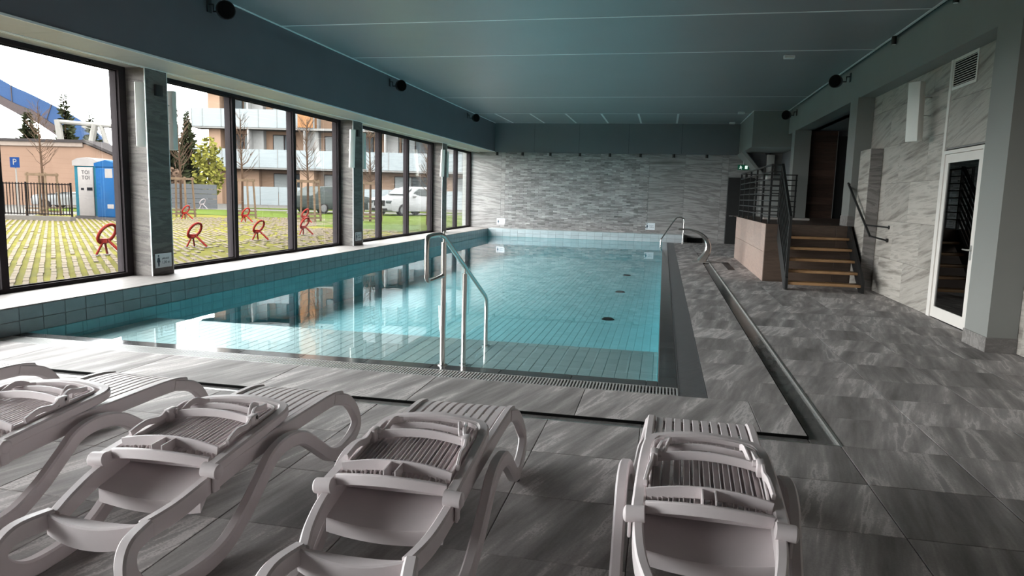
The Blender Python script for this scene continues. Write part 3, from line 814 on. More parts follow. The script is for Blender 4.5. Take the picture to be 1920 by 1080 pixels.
    for i in range(11):
        x = -.225 + .45 * i / 10
        arch = .012 * (1 - (x / .25) ** 2)
        sl = MB().sweep([(x, 2.70 - Y0, .436 + arch), (x, 3.05 - Y0, .450 + arch), (x, 3.36 - Y0, .456 + arch)], .030, .010).build('back_slat', P, root)
        rbm = MB()
        for x2 in (x - .0135, x + .0135): rbm.bar((x2, 2.72 - Y0, .450 + arch), (x2, 3.36 - Y0, .468 + arch), .0035, .022)
        rbm.build('back_rib', P, sl)
    def arcbar(y, z, w, h, half, bow, yb, name, nn=12):
        pth = [(half * (i / nn * 2 - 1), y - Y0 + yb * (1 - (i / nn * 2 - 1) ** 2), z + bow * (1 - (i / nn * 2 - 1) ** 2)) for i in range(nn + 1)]
        return MB().sweep(pth, w, h).build(name, P, root)
    arcbar(2.665, .446, .020, .048, .258, .026, -.035, 'back_bar')
    arcbar(2.735, .470, .012, .050, .262, .026, .012, 'back_bar')
    MB().box(-.030, -.024, 2.64 - Y0, 2.76 - Y0, .455, .515).box(.024, .030, 2.64 - Y0, 2.76 - Y0, .455, .515).build('back_bridge', P, root)
    arcbar(3.085, .492, .012, .040, .262, .026, .020, 'support_bail')
    arcbar(3.195, .500, .012, .030, .205, .022, .015, 'support_bail')
    for s in (-1, 1):
        MB().bbox(*sorted((s * .226, s * .262)), 3.04 - Y0, 3.11 - Y0, .47, .535, .006).cyl((s * .21, 3.09 - Y0, .515), (s * .262, 3.09 - Y0, .515), .016).build('support_pivot', P, root)
        MB().sweep(smooth_path([(s * .240, 3.07 - Y0, .505), (s * .215, 3.15 - Y0, .535), (s * .205, 3.22 - Y0, .522), (s * .180, 3.32 - Y0, .505)], 4), .018, .026).build('support_arm', P, root)
        MB().sweep(smooth_path([(s * .205, 3.10 - Y0, .500), (s * .178, 3.18 - Y0, .545), (s * .168, 3.26 - Y0, .520)], 4), .010, .030).build('support_arm', P, root)
        MB().sweep(smooth_path([(s * .273, 2.80 - Y0, .490), (s * .262, 2.90 - Y0, .512), (s * .255, 3.00 - Y0, .500), (s * .250, 3.05 - Y0, .520)], 4), .016, .030).build('ratchet_strip', P, root)
    for o in root.children:
        if o.name.split('.')[0] == 'leg_loop' or o.name.split('.')[0] == 'foot_leg': continue
        for q in [o] + ([] if o is bk else list(o.children)):
            for v in q.data.vertices: v.co.x *= .93
    for v in [v for o in bk.children for v in o.data.vertices]: v.co.x *= .93
    for o in [c for c in root.children if c not in before] + list(bk.children) + [q for c in root.children if c not in before and c is not bk for q in c.children]:
        for v in o.data.vertices:
            y = v.co.y + Y0
            v.co.y = 2.63 + (y - 2.62) * .94 - Y0
            v.co.z += -.046 + .020 * (y - 2.62) / .8
    return root
LG = lounger()
spots = [(.245, 3.15, -.024, 'white slatted plastic sun lounger with folded back, furthest right, beside the bare floor'),
         (-1.072, 3.09, .028, 'white slatted plastic sun lounger with folded back, second from the right end of the row'),
         (-2.180, 3.09, .028, 'white slatted plastic sun lounger with folded back, wholly in view third from the right'),
         (-3.30, 3.09, .02, 'white slatted plastic sun lounger with folded back, cut by the left picture edge'),
         (-4.55, 3.12, -.01, 'white sun lounger of which only one curved foot leg shows at the left picture edge')]
for i, (x, y, rz, lab) in enumerate(spots):
    o = LG if i == 0 else copy_tree(LG)
    o.location = (x, y, 0); o.rotation_euler = (0, 0, rz)
    tag(o, lab, 'lounger', 'sun loungers lined up before the pool')

# ---- hand rail into the pool
hr = empty('pool_handrail', (-1.98, 6.95, 0)); tag(hr, 'stainless steel handrail stepping down into the near end of the pool', 'handrail')
def relt(pts, ex): return [tuple(Vector(p) - ex.location) for p in pts]
X1 = -1.98
MB().tube(relt([(X1, 6.20, 1.24)] + smooth_path([(X1, 6.16, 1.245), (X1, 5.86, 1.245), (X1, 5.79, 1.20), (X1, 5.78, 1.0), (X1, 5.785, .90), (X1, 5.82, .86), (X1, 5.90, .852), (X1, 6.24, .858)], 4), hr), .021, 12).build('end_loop', M['steel'], hr)
MB().tube(relt([(X1, 6.14, 1.245), (X1, 6.26, 1.225), (X1, 7.88, .45), (X1, 7.95, .39), (X1, 7.96, .30), (X1, 7.96, -.16)], hr), .023, 12).build('top_rail', M['steel'], hr)
for yy, zz in ((6.27, 1.17), (7.0, .80)):
    zb = 0 if yy < 6.3 else -.17
    ps = MB().cyl(relt([(X1, yy, -.165 if yy > 6.3 else 0)], hr)[0], relt([(X1, yy, zz)], hr)[0], .025).build('post', M['steel'], hr)
    MB().cyl(relt([(X1, yy, zz)], hr)[0], relt([(X1, yy, zz + .10)], hr)[0], .009).build('pin', M['steel'], ps)
for yy in (7.0, 7.96):
    MB().cyl(relt([(X1, yy, -.169)], hr)[0], relt([(X1, yy, -.155)], hr)[0], .05).build('flange', M['steel'], hr)
MB().cyl(relt([(X1, 6.27, 0)], hr)[0], relt([(X1, 6.27, .008)], hr)[0], .045).build('flange', M['steel'], hr)
# far ladder rail
lr = empty('ladder_rail', (.35, 26.3, 0)); tag(lr, 'bent stainless steel rail at the far right pool corner', 'handrail')
MB().tube(relt([(-.03, 26.1, -.30), (-.03, 26.1, .08)] + smooth_path([(-.01, 26.12, .18), (.42, 26.3, .86), (.56, 26.32, .96), (.70, 26.32, .94), (.76, 26.32, .82), (.74, 26.32, .0)], 4), lr), .024, 10).build('rail_tube', M['steel'], lr)
# spout
spn = empty('water_spout', (.9, 19.1, 0)); tag(spn, 'curved flat stainless steel water spout on the right pool edge', 'spout')
prof = smooth_path([(1.02, 0, .0), (1.16, 0, .22), (1.20, 0, .42), (1.12, 0, .62), (.94, 0, .76), (.70, 0, .83), (.42, 0, .84)], 6)
wd = [.40 - .14 * min(1, i / 24) for i in range(len(prof))]
ht = [.20 - .16 * min(1, i / 30) for i in range(len(prof))]
MB().sweep([(p.x - .9, .0, p.z) for p in prof], [w_ * 1.0 for w_ in wd], ht, up=(0, 0, 1)).build('hood', M['steel'], spn)
MB().box(-.10, .34, -.24, .24, .001, .012).build('base_plate', M['steelm'], spn)

# ---- black steel staircase
stt = empty('staircase', (2.98, 14.4, 0)); tag(stt, 'short staircase with oak treads and black steel sides leading up to the landing', 'staircase')
for i in range(5):
    yn = 13.80 + .27 * i; z = .145 + .2 * i
    rel(MB().bbox(2.33, 3.60, yn, yn + .30, z - .05, z, .006), stt).build('tread', M['tread'], stt)
for x0 in (2.285, 3.60):
    rel(MB().prism([(13.74, 0), (13.95, 0), (15.10, .86), (15.10, 1.17), (15.02, 1.17), (13.74, .22)], 'x', x0, x0 + .045), stt).build('stringer', M['black'], stt)
rl = empty('railing', (0, 0, 0), parent=stt)
def rb_(p, q, w, h, name='rail', par=None): return rel(MB().bar(p, q, w, h), stt).build(name, M['black'], par or stt)
bpy.data.objects.remove(rl)
xr_ = 2.305
rb_((xr_, 13.80, .0), (xr_, 13.80, 1.36), .05, .05, 'newel_post')
rb_((xr_, 15.14, 1.17), (xr_, 15.14, 2.38), .05, .05, 'newel_post')
for k in range(8):
    o = k * .140
    rb_((xr_, 13.80, 1.345 - o), (xr_, 15.14, 2.365 - o), .03 if k else .05, .022 if k else .04, 'rail')
# landing railing
lrr = empty('landing_railing', (2.12, 18, LZ)); tag(lrr, 'black horizontal bar railing along the pool side of the landing', 'railing')
for yy in (15.18, 16.3, 17.5, 18.7, 19.9, 20.95):
    rel(MB().box(2.095, 2.135, yy - .02, yy + .02, LZ, 2.37), lrr).build('post', M['black'], lrr)
for k in range(8):
    z = 2.365 - .145 * k
    rel(MB().box(2.10, 2.13, 15.14, 20.97, z - (.02 if k == 0 else .011), z + .011), lrr).build('rail', M['black'], lrr)
fr_ = empty('cross_railing', (2.85, 20.95, LZ)); tag(fr_, 'black bar railing closing the far end of the landing', 'railing')
for xx in (2.25, 2.7, 3.15, 3.57):
    rel(MB().box(xx - .02, xx + .02, 20.93, 20.97, LZ, 2.37), fr_).build('post', M['black'], fr_)
for k in range(8):
    z = 2.365 - .145 * k
    rel(MB().box(2.15, 3.60, 20.94, 20.96, z - .016, z + .011), fr_).build('rail', M['black'], fr_)
rel(MB().bar((2.12, 15.14, 2.355), (2.275, 15.14, 2.355), .04, .03), lrr).build('rail', M['black'], lrr)
for k in range(1, 8):
    z = 2.365 - .145 * k
    rel(MB().bar((2.12, 15.14, z), (2.275, 15.14, z), .022, .022), lrr).build('rail', M['black'], lrr)
# wall handrail right of the stairs
wh = empty('wall_handrail', (3.75, 14.8, 1.5)); tag(wh, 'sloping black handrail fixed to the stone wall right of the stairs', 'handrail')
rel(MB().tube([(3.60, 15.35, 2.02), (3.66, 13.75, 1.05)], .022, 8).tube([(3.66, 13.75, 1.05), (3.90, 13.62, .985)], .016, 8), wh).build('rail', M['black'], wh)
rel(MB().tube([(3.64, 14.05, 1.24), (3.92, 13.62, 1.215)], .014, 8).cyl((3.915, 13.62, 1.215), (3.93, 13.62, 1.215), .035), wh).build('bracket', M['black'], wh)
rel(MB().tube([(3.60, 15.30, 2.0), (3.60, 15.24, 2.0)], .014, 8).cyl((3.90, 13.62, .985), (3.93, 13.62, .985), .035), wh).build('bracket', M['black'], wh)

# ---- infrared heaters
def heater(loc, rz, w, lab, grp, tilt=0.0, d=.06, bl=.3):
    root = empty('heater_panel', loc, rz)
    bl_ = bl
    MB().bbox(-w / 2, w / 2, -d / 2, d / 2, -.44, .44, .006).build('panel_body', M['heater'], root)
    MB().cyl((0, d / 2, .22), (0, d / 2 + bl_, .22), .010).cyl((0, d / 2, -.05), (0, d / 2 + bl_, -.05), .010).build('bracket', M['steelm'], root)
    root.rotation_euler = (tilt, 0, rz)
    tag(root, lab, 'heater', grp)
    return root
nm = ['nearest left', 'second left', 'third left']
hx = ['beside the large first window pane', 'above the steel handrail end of the pool side', 'far down the window row']
for i, (y0, y1) in enumerate(PIL[2:]):
    heater((-7.235, y0 - .20, 2.61), .75, .12, 'pale heater panel on the camera side of the %s pillar' % nm[i], 'heater panels on the window pillars', .09, .085, .24)
    heater((-7.37, y1 + .17, 2.61), PI - .2, .13, 'pale heater panel on the far side of the %s pillar' % nm[i], 'heater panels on the window pillars', .0, .085, .135)
heater((3.66, 11.95, 3.02), -PI / 2 + .62, .20, 'cream heater panel bracketed high on the right stone wall', None, .05, .12, .28)
heater((3.58, 26.3, 2.80), .4, .26, 'pale heater panel hanging in the far right corner behind the railing', None, 0, .08, .29)

# small dark boxes on the pillars
for i, (y0, y1) in enumerate(PIL[2:]):
    o = MB().bbox(-.02, .02, -.07, .07, -.08, .08, .006).build('wall_box', M['blackp'])
    o.location = (-7.282, y0 + .25, 3.0)
    tag(o, 'small square black box high on the room side of the %s pillar' % nm[i], 'box', 'black boxes on the pillars')

# ---- speakers
def speaker(loc, rz, lab, side):
    root = empty('speaker', loc, rz)
    b = MB()
    prof2 = [(-.10, .045), (-.06, .085), (0, .115), (.07, .135), (.11, .135)]
    b.tube([(0, y, 0) for y, r in prof2], [r for y, r in prof2], 18)
    b.build('cabinet', M['blackp'], root)
    MB().cyl((0, .11, 0), (0, .114, 0), .122, 20).build('speaker_grille', M['darkgap'], root)
    c_, s_ = math.cos(rz) * side, -math.sin(rz) * side
    MB().tube([(0, 0, 0), (c_ * .17, s_ * .17, 0), (c_ * .17, s_ * .17, .1), (c_ * .245, s_ * .245, .1)], .014, 8).obox((c_ * .24, s_ * .24, .08), (c_ * .006, s_ * .006, 0), (-s_ * .05, c_ * .05, 0), (0, 0, .09)).build('bracket', M['blackp'], root)
    tag(root, lab, 'speaker', 'black speakers under the ceiling')
for y, l in ((9.48, 'black round speaker on the blue left beam nearest the top left corner'), (16.43, 'black round speaker midway along the blue left beam'), (23.35, 'black round speaker at the far end of the blue left beam')):
    speaker((-6.352, y, 4.15), -2.3, l, -1)
for y, l in ((16.12, 'black round speaker on the right green beam above the staircase'), (22.17, 'black round speaker at the far end of the right green beam')):
    speaker((3.402, y, 4.12), 2.5, l, 1)

# ---- spotlights
def spot(loc, lab, grp, r=.045, h=.13, glow=None):
    root = empty('spotlight', loc)
    MB().cyl((0, 0, -h), (0, 0, 0), r).build('can', M['black'], root)
    MB().cyl((0, 0, -h - .002), (0, 0, -h + .004), r * .8).build('lens', glow or M['steelm'], root)
    tag(root, lab, 'spotlight', grp); return root
words = ['first from the left', 'second from the left', 'third from the left', 'fourth from the left', 'fourth from the right', 'third from the right', 'second from the right', 'last on the right']
for i, x in enumerate((-6.52, -5.50, -4.40, -3.25, -2.10, -.95, .28, 1.48)):
    spot((x, 27.2, 3.33 if False else 3.285), 'small black ceiling spotlight below the far bulkhead, %s' % words[i], 'spotlights along the far bulkhead', .05, .13)
for o in [o for o in COL.objects if o.name.startswith('spotlight')]: o.location.y = 27.45
M['lens'], _t, _bb = newmat('spot_lens'); _bb.inputs['Base Color'].default_value = (.8, .8, .78, 1); _bb.inputs['Roughness'].default_value = .2
for y, l in ((10.6, 'small spotlight under the right ceiling edge, nearest the top right corner'), (13.15, 'small spotlight under the right ceiling edge, further along towards the stairs')):
    o = spot((3.60, y, 4.385), l, 'spotlights under the right ceiling edge', .04, .13, M['lens'])
o = MB().cyl((0, 0, -.04), (0, 0, 0), .10, 20).ball((0, 0, -.04), .085, .085, .03).build('ceiling_speaker', M['blackp'])
o.location = (3.50, 26.4, 3.298); tag(o, 'black can light under the far duct box beside the corner heater', 'lamp')
# sensors
for (x, y), l in (((2.20, 14.67), 'white ceiling detector nearest the camera'), ((2.25, 23.7), 'white ceiling detector close to the far duct box, the nearer one'), ((2.25, 26.77), 'white ceiling detector in the far narrow ceiling field')):
    root = empty('ceiling_detector', (x, y, CH))
    MB().bbox(-.10, .10, -.055, .055, -.07, -.002, .012).build('housing', M['trimwhite'], root)
    MB().box(-.08, .08, -.058, -.050, -.06, -.03).build('lens_window', M['heater'], root)
    tag(root, l, 'detector', 'white detectors on the ceiling')

# ---- vent grille
vg = empty('vent_grille', (XR, 10.95, 3.46)); tag(vg, 'white slatted ventilation grille high above the glass door', 'vent')
MB().box(-.012, .0, -.41, .41, -.215, -.175).box(-.012, 0, -.41, .41, .175, .215).box(-.012, 0, -.41, -.37, -.175, .175).box(-.012, 0, .37, .41, -.175, .175).build('frame', M['doorwhite'], vg)
MB().box(-.004, -.001, -.37, .37, -.175, .175).build('backing', M['darkgap'], vg)
for k in range(11):
    z = -.16 + .032 * k
    MB().obox((-.010, 0, z), (0, .37, 0), (.006, 0, .006), (-.0015, 0, .0015)).build('slat', M['doorwhite'], vg)
# door sign
ds = empty('door_sign', (XR - .003, 9.83, 1.81)); tag(ds, 'small white sign with black capitals beside the glass door, half behind the column', 'sign')
MB().box(-.004, .003, -.27, .27, -.10, .10).build('plate', M['signwhite'], ds)
text('SAUNA', .125, M['signdark'], (-.0055, 0, -.01), (PI / 2, 0, -PI / 2), ds)

# ---- depth signs
def depth_sign(loc, rz, num, lab, w=.35, h=.21):
    root = empty('depth_sign', loc, rz)        # faces local -y
    MB().box(-w / 2, w / 2, -.004, .003, -h / 2, h / 2).build('plate', M['signwhite'], root)
    b = MB(); x = -w * .31
    def fig(u, v, ru, rv): b.cyl((x + u, -.0062, v), (x + u, -.0041, v), ru, 14)
    b.cyl((x, -.0062, h * .35), (x, -.0041, h * .35), .015, 14)
    b.prism([(x - .022, .035), (x - .012, .050), (x + .012, .050), (x + .022, .035), (x + .034, -.020), (x + .026, -.026), (x + .019, -.005), (x + .014, -.085), (x + .003, -.085), (x, -.03), (x - .003, -.085), (x - .014, -.085), (x - .019, -.005), (x - .026, -.026), (x - .034, -.020)], 'y', -.0062, -.0041)
    b.build('pictogram', M['signdark'], root)
    text('głębokość', .035, M['signdark'], (w * .13, -.0052, .030), (PI / 2, 0, 0), root)
    text(num, .062, M['signdark'], (w * .14, -.0052, -.030), (PI / 2, 0, 0), root)
    tag(root, lab, 'sign', 'pool depth signs')
depth_sign((-7.297, 9.20, .52), PI / 2, '1,00 m', 'depth sign with standing figure at the foot of the nearest left pillar')
depth_sign((-7.297, 16.15, .52), PI / 2, '1,00 m', 'depth sign with standing figure at the foot of the second left pillar')
depth_sign((-6.34, YF - .004, .56), 0, '1,00 m', 'depth sign at the left end of the far wall', .34, .24)
depth_sign((-.46, YF - .004, .56), 0, '1,00 m', 'depth sign near the right end of the far wall above the tiled ledge', .36, .26)
# exit sign
ex = empty('exit_sign', (2.78, 27.2, 2.83)); tag(ex, 'green emergency exit sign with running figure over the black far door', 'sign')
MB().bbox(-.20, .20, -.015, .015, -.09, .09, .004).build('housing', M['green'], ex)
b = MB().cyl((-.10, -.019, .045), (-.10, -.0155, .045), .018, 10)
b.prism([(-.12, .02), (-.07, .03), (-.04, -.005), (-.055, -.012), (-.08, .008), (-.075, -.03), (-.05, -.065), (-.07, -.07), (-.10, -.03), (-.135, -.06), (-.15, -.05), (-.115, -.015), (-.115, .005), (-.15, -.005)], 'y', -.019, -.0155)
b.prism([(.05, -.06), (.14, -.06), (.14, .06), (.05, .06)], 'y', -.019, -.0155)
b.build('pictogram', M['exitglow'], ex)
MB().box(-.01, .01, -.004, .004, .09, .47).build('hanger', M['trimwhite'], ex)

# ---- floor hatch, drains, pool inlets
o = MB().bbox(-.08, .08, -1.0, 1.0, .0005, .004, .001).build('floor_hatch', M['hatch']); o.location = (1.645, 18.2, .0); tag(o, 'dark rectangular hatch set in the floor left of the brown landing wall', 'hatch')
o = MB().bbox(-.07, .07, -.03, .03, .0, .005, .001).build('channel_drain', M['steelm']); o.location = (-2.95, 5.0, -.0195); tag(o, 'small rectangular drain plate in the front channel behind the left loungers', 'drain')
o = MB().cyl((0, 0, 0), (0, 0, .005), .05, 20).build('channel_drain', M['steelm']); o.location = (-1.33, 5.0, -.0195); tag(o, 'round drain plate in the front channel behind the second lounger from the right', 'drain')
il = ['nearest of the three dark inlets on the open pool floor', 'middle one of the three dark inlets on the open pool floor', 'farthest of the three dark inlets on the open pool floor', 'dark inlet on the pool floor in the window reflections by the near edge']
for (x, y), l in zip(((-.95, 13.69), (-.96, 17.83), (-.99, 21.76), (-4.26, 9.92)), il):
    o = MB().cyl((0, 0, 0), (0, 0, .03), .13, 20, .09).build('pool_inlet', M['darkgap']); o.location = (x, y, DZ + .001); tag(o, l, 'inlet', 'inlets in the pool floor')
# ================================================================== OUTSIDE
GZ = .30
def facade(u, D, z=GZ):     # point at distance D in front of the camera, u to the right, on height z
    return Vector((u * math.cos(YAW) + D * math.sin(YAW), -u * math.sin(YAW) + D * math.cos(YAW), z))
FR = -YAW
b = MB().box(-160, XW - .25, -60, 200, GZ - .4, GZ - .02).box(XW - .25, 60, YF + .3, 200, GZ - .4, GZ - .02)
b.build('ground', M['road'], kind='structure')
b = MB().prism([(XW - .25, -20), (XW - .25, 30.0), (-15, 33.5), (-22, 32.0), (-26, 25.2), (-24.2, 22.9), (-24.2, -20)], 'z', GZ - .02, GZ)
b.build('parking_lot', M['soil'], kind='structure')
b = MB().prism([(XW - .25, 22), (XW - .25, 42.5), (-12, 41.0), (-27.5, 37.5), (-33, 33), (-30, 29.3), (-21, 30.4), (-15.4, 29.5), (-12.5, 24)], 'z', GZ - .02, GZ + .015)
tag(b.build('lawn', M['lawn']), 'strip of short green grass beyond the parking bays', 'grass', kind='stuff')
b = MB().prism([(-27.5, 42.0), (-12, 45.5), (-8, 48), (-8, 49.5), (-12, 47.5), (-27.5, 44.0)], 'z', GZ - .02, GZ + .012)
tag(b.build('far_verge', M['lawn']), 'thin band of grass before the apartment block', 'grass', kind='stuff')
# concrete paver strips: rows at 45 degrees with grass between
b = MB(); sq = math.sqrt(.5)
rows = 0
r = -14.0
while r < 16.5:
    # row: points with x + y = r*... direction (-1, 1)
    t = 0.0
    c0 = r * math.sqrt(2)
    # param along: x = c0/2 - s, y = c0/2 + s (scaled)
    s = 0.0
    while s < 40:
        x = XW - .45 - s * sq; y = c0 - x
        if 3.0 < y < 30.2 and x > -24.0 and (y - 22.5) < (x + 24.0) * 1.2 and not (x > -12.4 and y > 23.0):
            L_ = .36
            d = Vector((-sq, sq, 0)); n_ = Vector((sq, sq, 0))
            jt = random.uniform(-.006, .006)
            if random.random() > (.03 if -x > .80 * y else (.35 + .3 * math.sin(x * 1.3) * math.cos(y * .9))):
                b.obox(Vector((x, y, GZ + .004 + random.uniform(-.003, .004))) + n_ * jt, d * L_ / 2, n_ * .034, Vector((0, 0, .014)), rnd=random.random())
        s += .40
    r += .155
tag(b.build('paver_strips', M['paver'], fix=False), 'rows of narrow concrete pavers with grass growing between them', 'paving', kind='stuff')

# ---- fold-down parking barriers
def barrier():
    root = empty('parking_barrier')
    R_ = M['redp']
    # tilted hoop
    hoop = []
    for k in range(20):
        a = 2 * PI * k / 20
        hoop.append((-.02 + .20 * math.cos(a) * .50 + .10 * math.sin(a), .0 + .13 * math.cos(a), .46 + .20 * math.sin(a)))
    MB().tube(hoop, .034, 8, closed=True).build('hoop', R_, root)
    MB().tube([(-.10, 0, .30), (-.02, 0, .34), (.28, .02, .03)], .030, 8).build('strut', R_, root)
    MB().tube([(-.08, 0, .34), (-.20, -.12, .02)], .024, 8).build('leg', R_, root)
    MB().tube([(-.08, 0, .34), (-.10, .14, .02)], .024, 8).build('leg', R_, root)
    MB().box(-.15, .0, -.05, .06, .27, .36).build('lock_block', R_, root)
    MB().box(-.26, -.14, -.17, -.07, 0, .02).box(-.16, -.04, .09, .19, 0, .02).box(.22, .34, -.04, .08, 0, .02).build('foot_plate', M['whitep'], root)
    return root
BR = barrier()
bl = [((-10.11, 11.28), 'red fold-down parking barrier seen at the right of the largest window pane', 1.25),
      ((-9.95, 13.59), 'large red parking barrier in the first pane past the nearest pillar', 1.15),
      ((-10.0, 16.17), 'red parking barrier standing in the second pane past the nearest pillar', 1.1),
      ((-10.12, 18.75), 'near red parking barrier in the third pane, overlapping a farther one', 1.1),
      ((-18.88, 25.25), 'small red and yellow parking barrier before the staked tree left', 1.2),
      ((-15.69, 24.48), 'small red parking barrier at the grass edge in the second pane', 1.2),
      ((-13.8, 25.6), 'small red parking barrier behind a nearer one in the third pane', 1.2),
      ((-17.3, 36.6), 'red parking barrier in front of the dark green car', 1.7),
      ((-20.2, 35.9), 'white parking barrier left of the dark green car', 1.5),
      ((-27.4, 38.2), 'tiny pale parking barrier near the corner of the apartment block', 1.3),
      ((-12.6, 38.0), 'red parking barrier in front of the white car', 1.7)]
for i, (p, l, sc_) in enumerate(bl):
    o = BR if i == 0 else copy_tree(BR)
    o.location = (p[0], p[1], GZ + .012); o.scale = (sc_ * .70,) * 3
    o.rotation_euler = (0, 0, .25 + random.uniform(-.15, .15))
    tag(o, l, 'barrier', 'parking barriers on the lot')
    if 'white' in l or 'pale' in l:
        for c in o.children:
            c.data = c.data.copy(); c.data.materials[0] = M['whitep']

# ---- portable toilets
def toilet(u0, w, D, h, body, lab, roof, rz=0.0):
    p = facade(u0, D, GZ)
    root = empty('portable_toilet', p, FR + rz)
    d = 1.15
    MB().bbox(0, w, 0, d, .10, h - .25, .03).build('body', body, root)
    MB().box(-.02, w + .02, -.04, d, 0, .12).build('skid_base', M['tgrey'], root)
    for k in range(4): MB().box(w - .02, w + .02, .1 + k * .27, .22 + k * .27, .2, h - .4).build('side_rib', body, root)
    if roof:
        pts = [(0 - .03, h - .30), (w + .03, h - .30), (w + .03, h - .12), (w * .82, h - .02), (w * .5, h + .02), (w * .18, h - .02), (-.03, h - .12)]
        MB().prism(pts, 'y', -.05, d + .03).build('roof', M['twhite'], root)
        dr = MB().bbox(w * .18, w * .82, -.06, .0, .12, h - .35, .02).build('door', M['twhite'], root)
        text('TOI\nTOI', .20, M['oprint'], (w * .52, -.063, h * .72), (PI / 2, 0, 0), dr)
        MB().box(w * .55, w * .78, -.066, -.06, h * .47, h * .52).box(w * .30, w * .42, -.066, -.06, h * .475, h * .51).build('occupied_label', M['oprint'], dr)
    else:
        MB().prism([(-.02, h - .27), (w + .02, h - .27), (w + .02, h - .14), (w * .5, h - .02), (-.02, h - .14)], 'y', -.03, d).build('roof', body, root)
        dr = MB().bbox(w * .12, w * .92, -.04, .0, .14, h - .32, .02).build('door', body, root)
        MB().box(w * .50, w * .85, -.046, -.04, h * .70, h * .85).box(w * .55, w * .85, -.046, -.04, h * .20, h * .27).build('notice', M['twhite'], dr)
    tag(root, lab, 'toilet')
toilet(-16.86, .98, 27.2, 2.32, M['tbody'], 'white and teal portable toilet with an arched white roof', True, -.10)
toilet(-15.58, .95, 26.4, 2.25, M['tblue'], 'bright blue portable toilet beside the teal one, cut by the window frame', False, -.25)

# ---- black railing fence on a low kerb
fe = empty('metal_fence', facade(-20, 25.2, GZ), FR); tag(fe, 'black bar fence on a low concrete kerb in front of the tan building', 'fence')
MB().box(-5, 4.25, -.15, .15, 0, .16).box(-5, 1.6, -.30, -.15, 0, .14).build('kerb', M['kerb'], fe)
for z in (.22, 1.28): MB().box(-5, 4.2, -.02, .02, z, z + .035).build('rail', M['fence'], fe)
for k in range(84):
    x = -5 + .11 * k
    MB().box(x, x + .022, -.01, .01, .20, 1.34).build('bar', M['fence'], fe)
for x in (-4.2, -1.9, .45, 2.6, 4.2): MB().box(x, x + .05, -.025, .025, .16, 1.36).build('post', M['fence'], fe)

# ---- tan building with low sloped roof
tb = empty('tan_building', facade(-38, 43, GZ), FR); tag(tb, 'low tan rendered building with a roof edge sloping down to the right', 'building')
MB().prism([(-12, -.3), (15.0, -.3), (15.0, 2.55), (12.1, 3.72), (-12, 3.72)], 'y', 0, 2.0).build('wall', M['tan'], tb)
MB().prism([(-12, 3.45), (12.0, 3.55), (12.0, 3.80), (-12, 3.80)], 'y', -.10, 0).build('roof_band', M['roofband'], tb)
MB().prism([(-12, 3.80), (12.1, 3.80), (15.1, 2.60), (15.1, 2.74), (12.15, 3.96), (-12, 3.96)], 'y', -.18, 2.1).build('roof_flashing', M['roofedge'], tb)
MB().prism([(-10, 3.9), (6.2, 3.9), (0, 4.8), (-10, 5.8)], 'y', .8, 2.0).build('upper_roof', M['roofband'], tb)
# ---- blue arch roof behind, white steel frame
ar = empty('blue_arch_roof', facade(-45, 70, 0), FR); tag(ar, 'huge blue membrane arch sloping down behind the tan building', 'roof')
top = smooth_path([(-14, 0, 17.0), (-5, 0, 11.5), (-2, 0, 10.1), (2.5, 0, 7.85), (4.8, 0, 5.9), (6.5, 0, 3.6)], 5)
bot = smooth_path([(-14, 0, 15.2), (-5, 0, 9.9), (-2, 0, 8.55), (1.0, 0, 6.6), (3.2, 0, 5.2), (5.0, 0, 3.4)], 5)
v = [(p.x, 0, p.z) for p in top] + [(p.x, 0, p.z) for p in bot] + [(p.x, 1.2, p.z - .4) for p in top] + [(p.x, 1.2, p.z - .4) for p in bot]
n = len(top); f = []
for i in range(n - 1):
    f += [(i, i + 1, n + i + 1, n + i), (i, i + 1, 2 * n + i + 1, 2 * n + i), (2 * n + i, 2 * n + i + 1, 3 * n + i + 1, 3 * n + i)]
MB().add(v, f).build('membrane', M['archblue'], ar)
v = [(p.x, -.1, p.z) for p in bot] + [(p.x - .25, -.1, p.z - .75) for p in bot] + [(p.x, 1.2, p.z - .4) for p in bot] + [(p.x - .25, 1.2, p.z - 1.1) for p in bot]
f = []
for i in range(n - 1):
    f += [(i, i + 1, n + i + 1, n + i), (i, i + 1, 2 * n + i + 1, 2 * n + i), (n + i, n + i + 1, 3 * n + i + 1, 3 * n + i)]
MB().add(v, f).build('underside', M['archdark'], ar)
for k in (6, 12, 18): 
    p, q = top[k], bot[k]
    MB().bar((p.x, -.05, p.z), (q.x, -.05, q.z), .06, .06, up=(0, 1, 0)).build('seam', M['archdark'], ar)
MB().obox((3.2, -.08, 7.1), (.5, 0, -.22), (0, .02, 0), (.08, 0, .16)).build('panel', M['whitesteel'], ar)
ws = empty('steel_frame', facade(-28.2, 47, GZ), FR); tag(ws, 'white tubular steel frame standing above the tan roof', 'frame')
def wb(p, q, r=.13): MB().tube([p, q], r, 8).build('member', M['whitesteel'], ws)
wb((-1.82, 0, 5.47), (-1.35, 0, .0), .22); wb((-1.76, 0, 5.35), (3.05, 0, 5.06), .14); wb((.62, 0, 5.24), (-.65, 0, .0), .20); wb((1.0, 0, 5.18), (2.4, 0, .0), .16)
wb((3.05, 0, 5.06), (3.5, 0, .0), .16)
# ---- P sign
ps = empty('parking_sign', facade(-21.05, 30, GZ), FR); tag(ps, 'blue square parking sign with a white letter P on a pole', 'sign')
MB().cyl((0, 0, 0), (0, 0, 2.4), .03).build('pole', M['whitesteel'], ps)
pl = MB().box(-.20, .20, -.05, -.035, 1.95, 2.38).build('plate', M['signblue'], ps)
text('P', .36, M['twhite'], (0, -.053, 2.17), (PI / 2, 0, 0), pl)

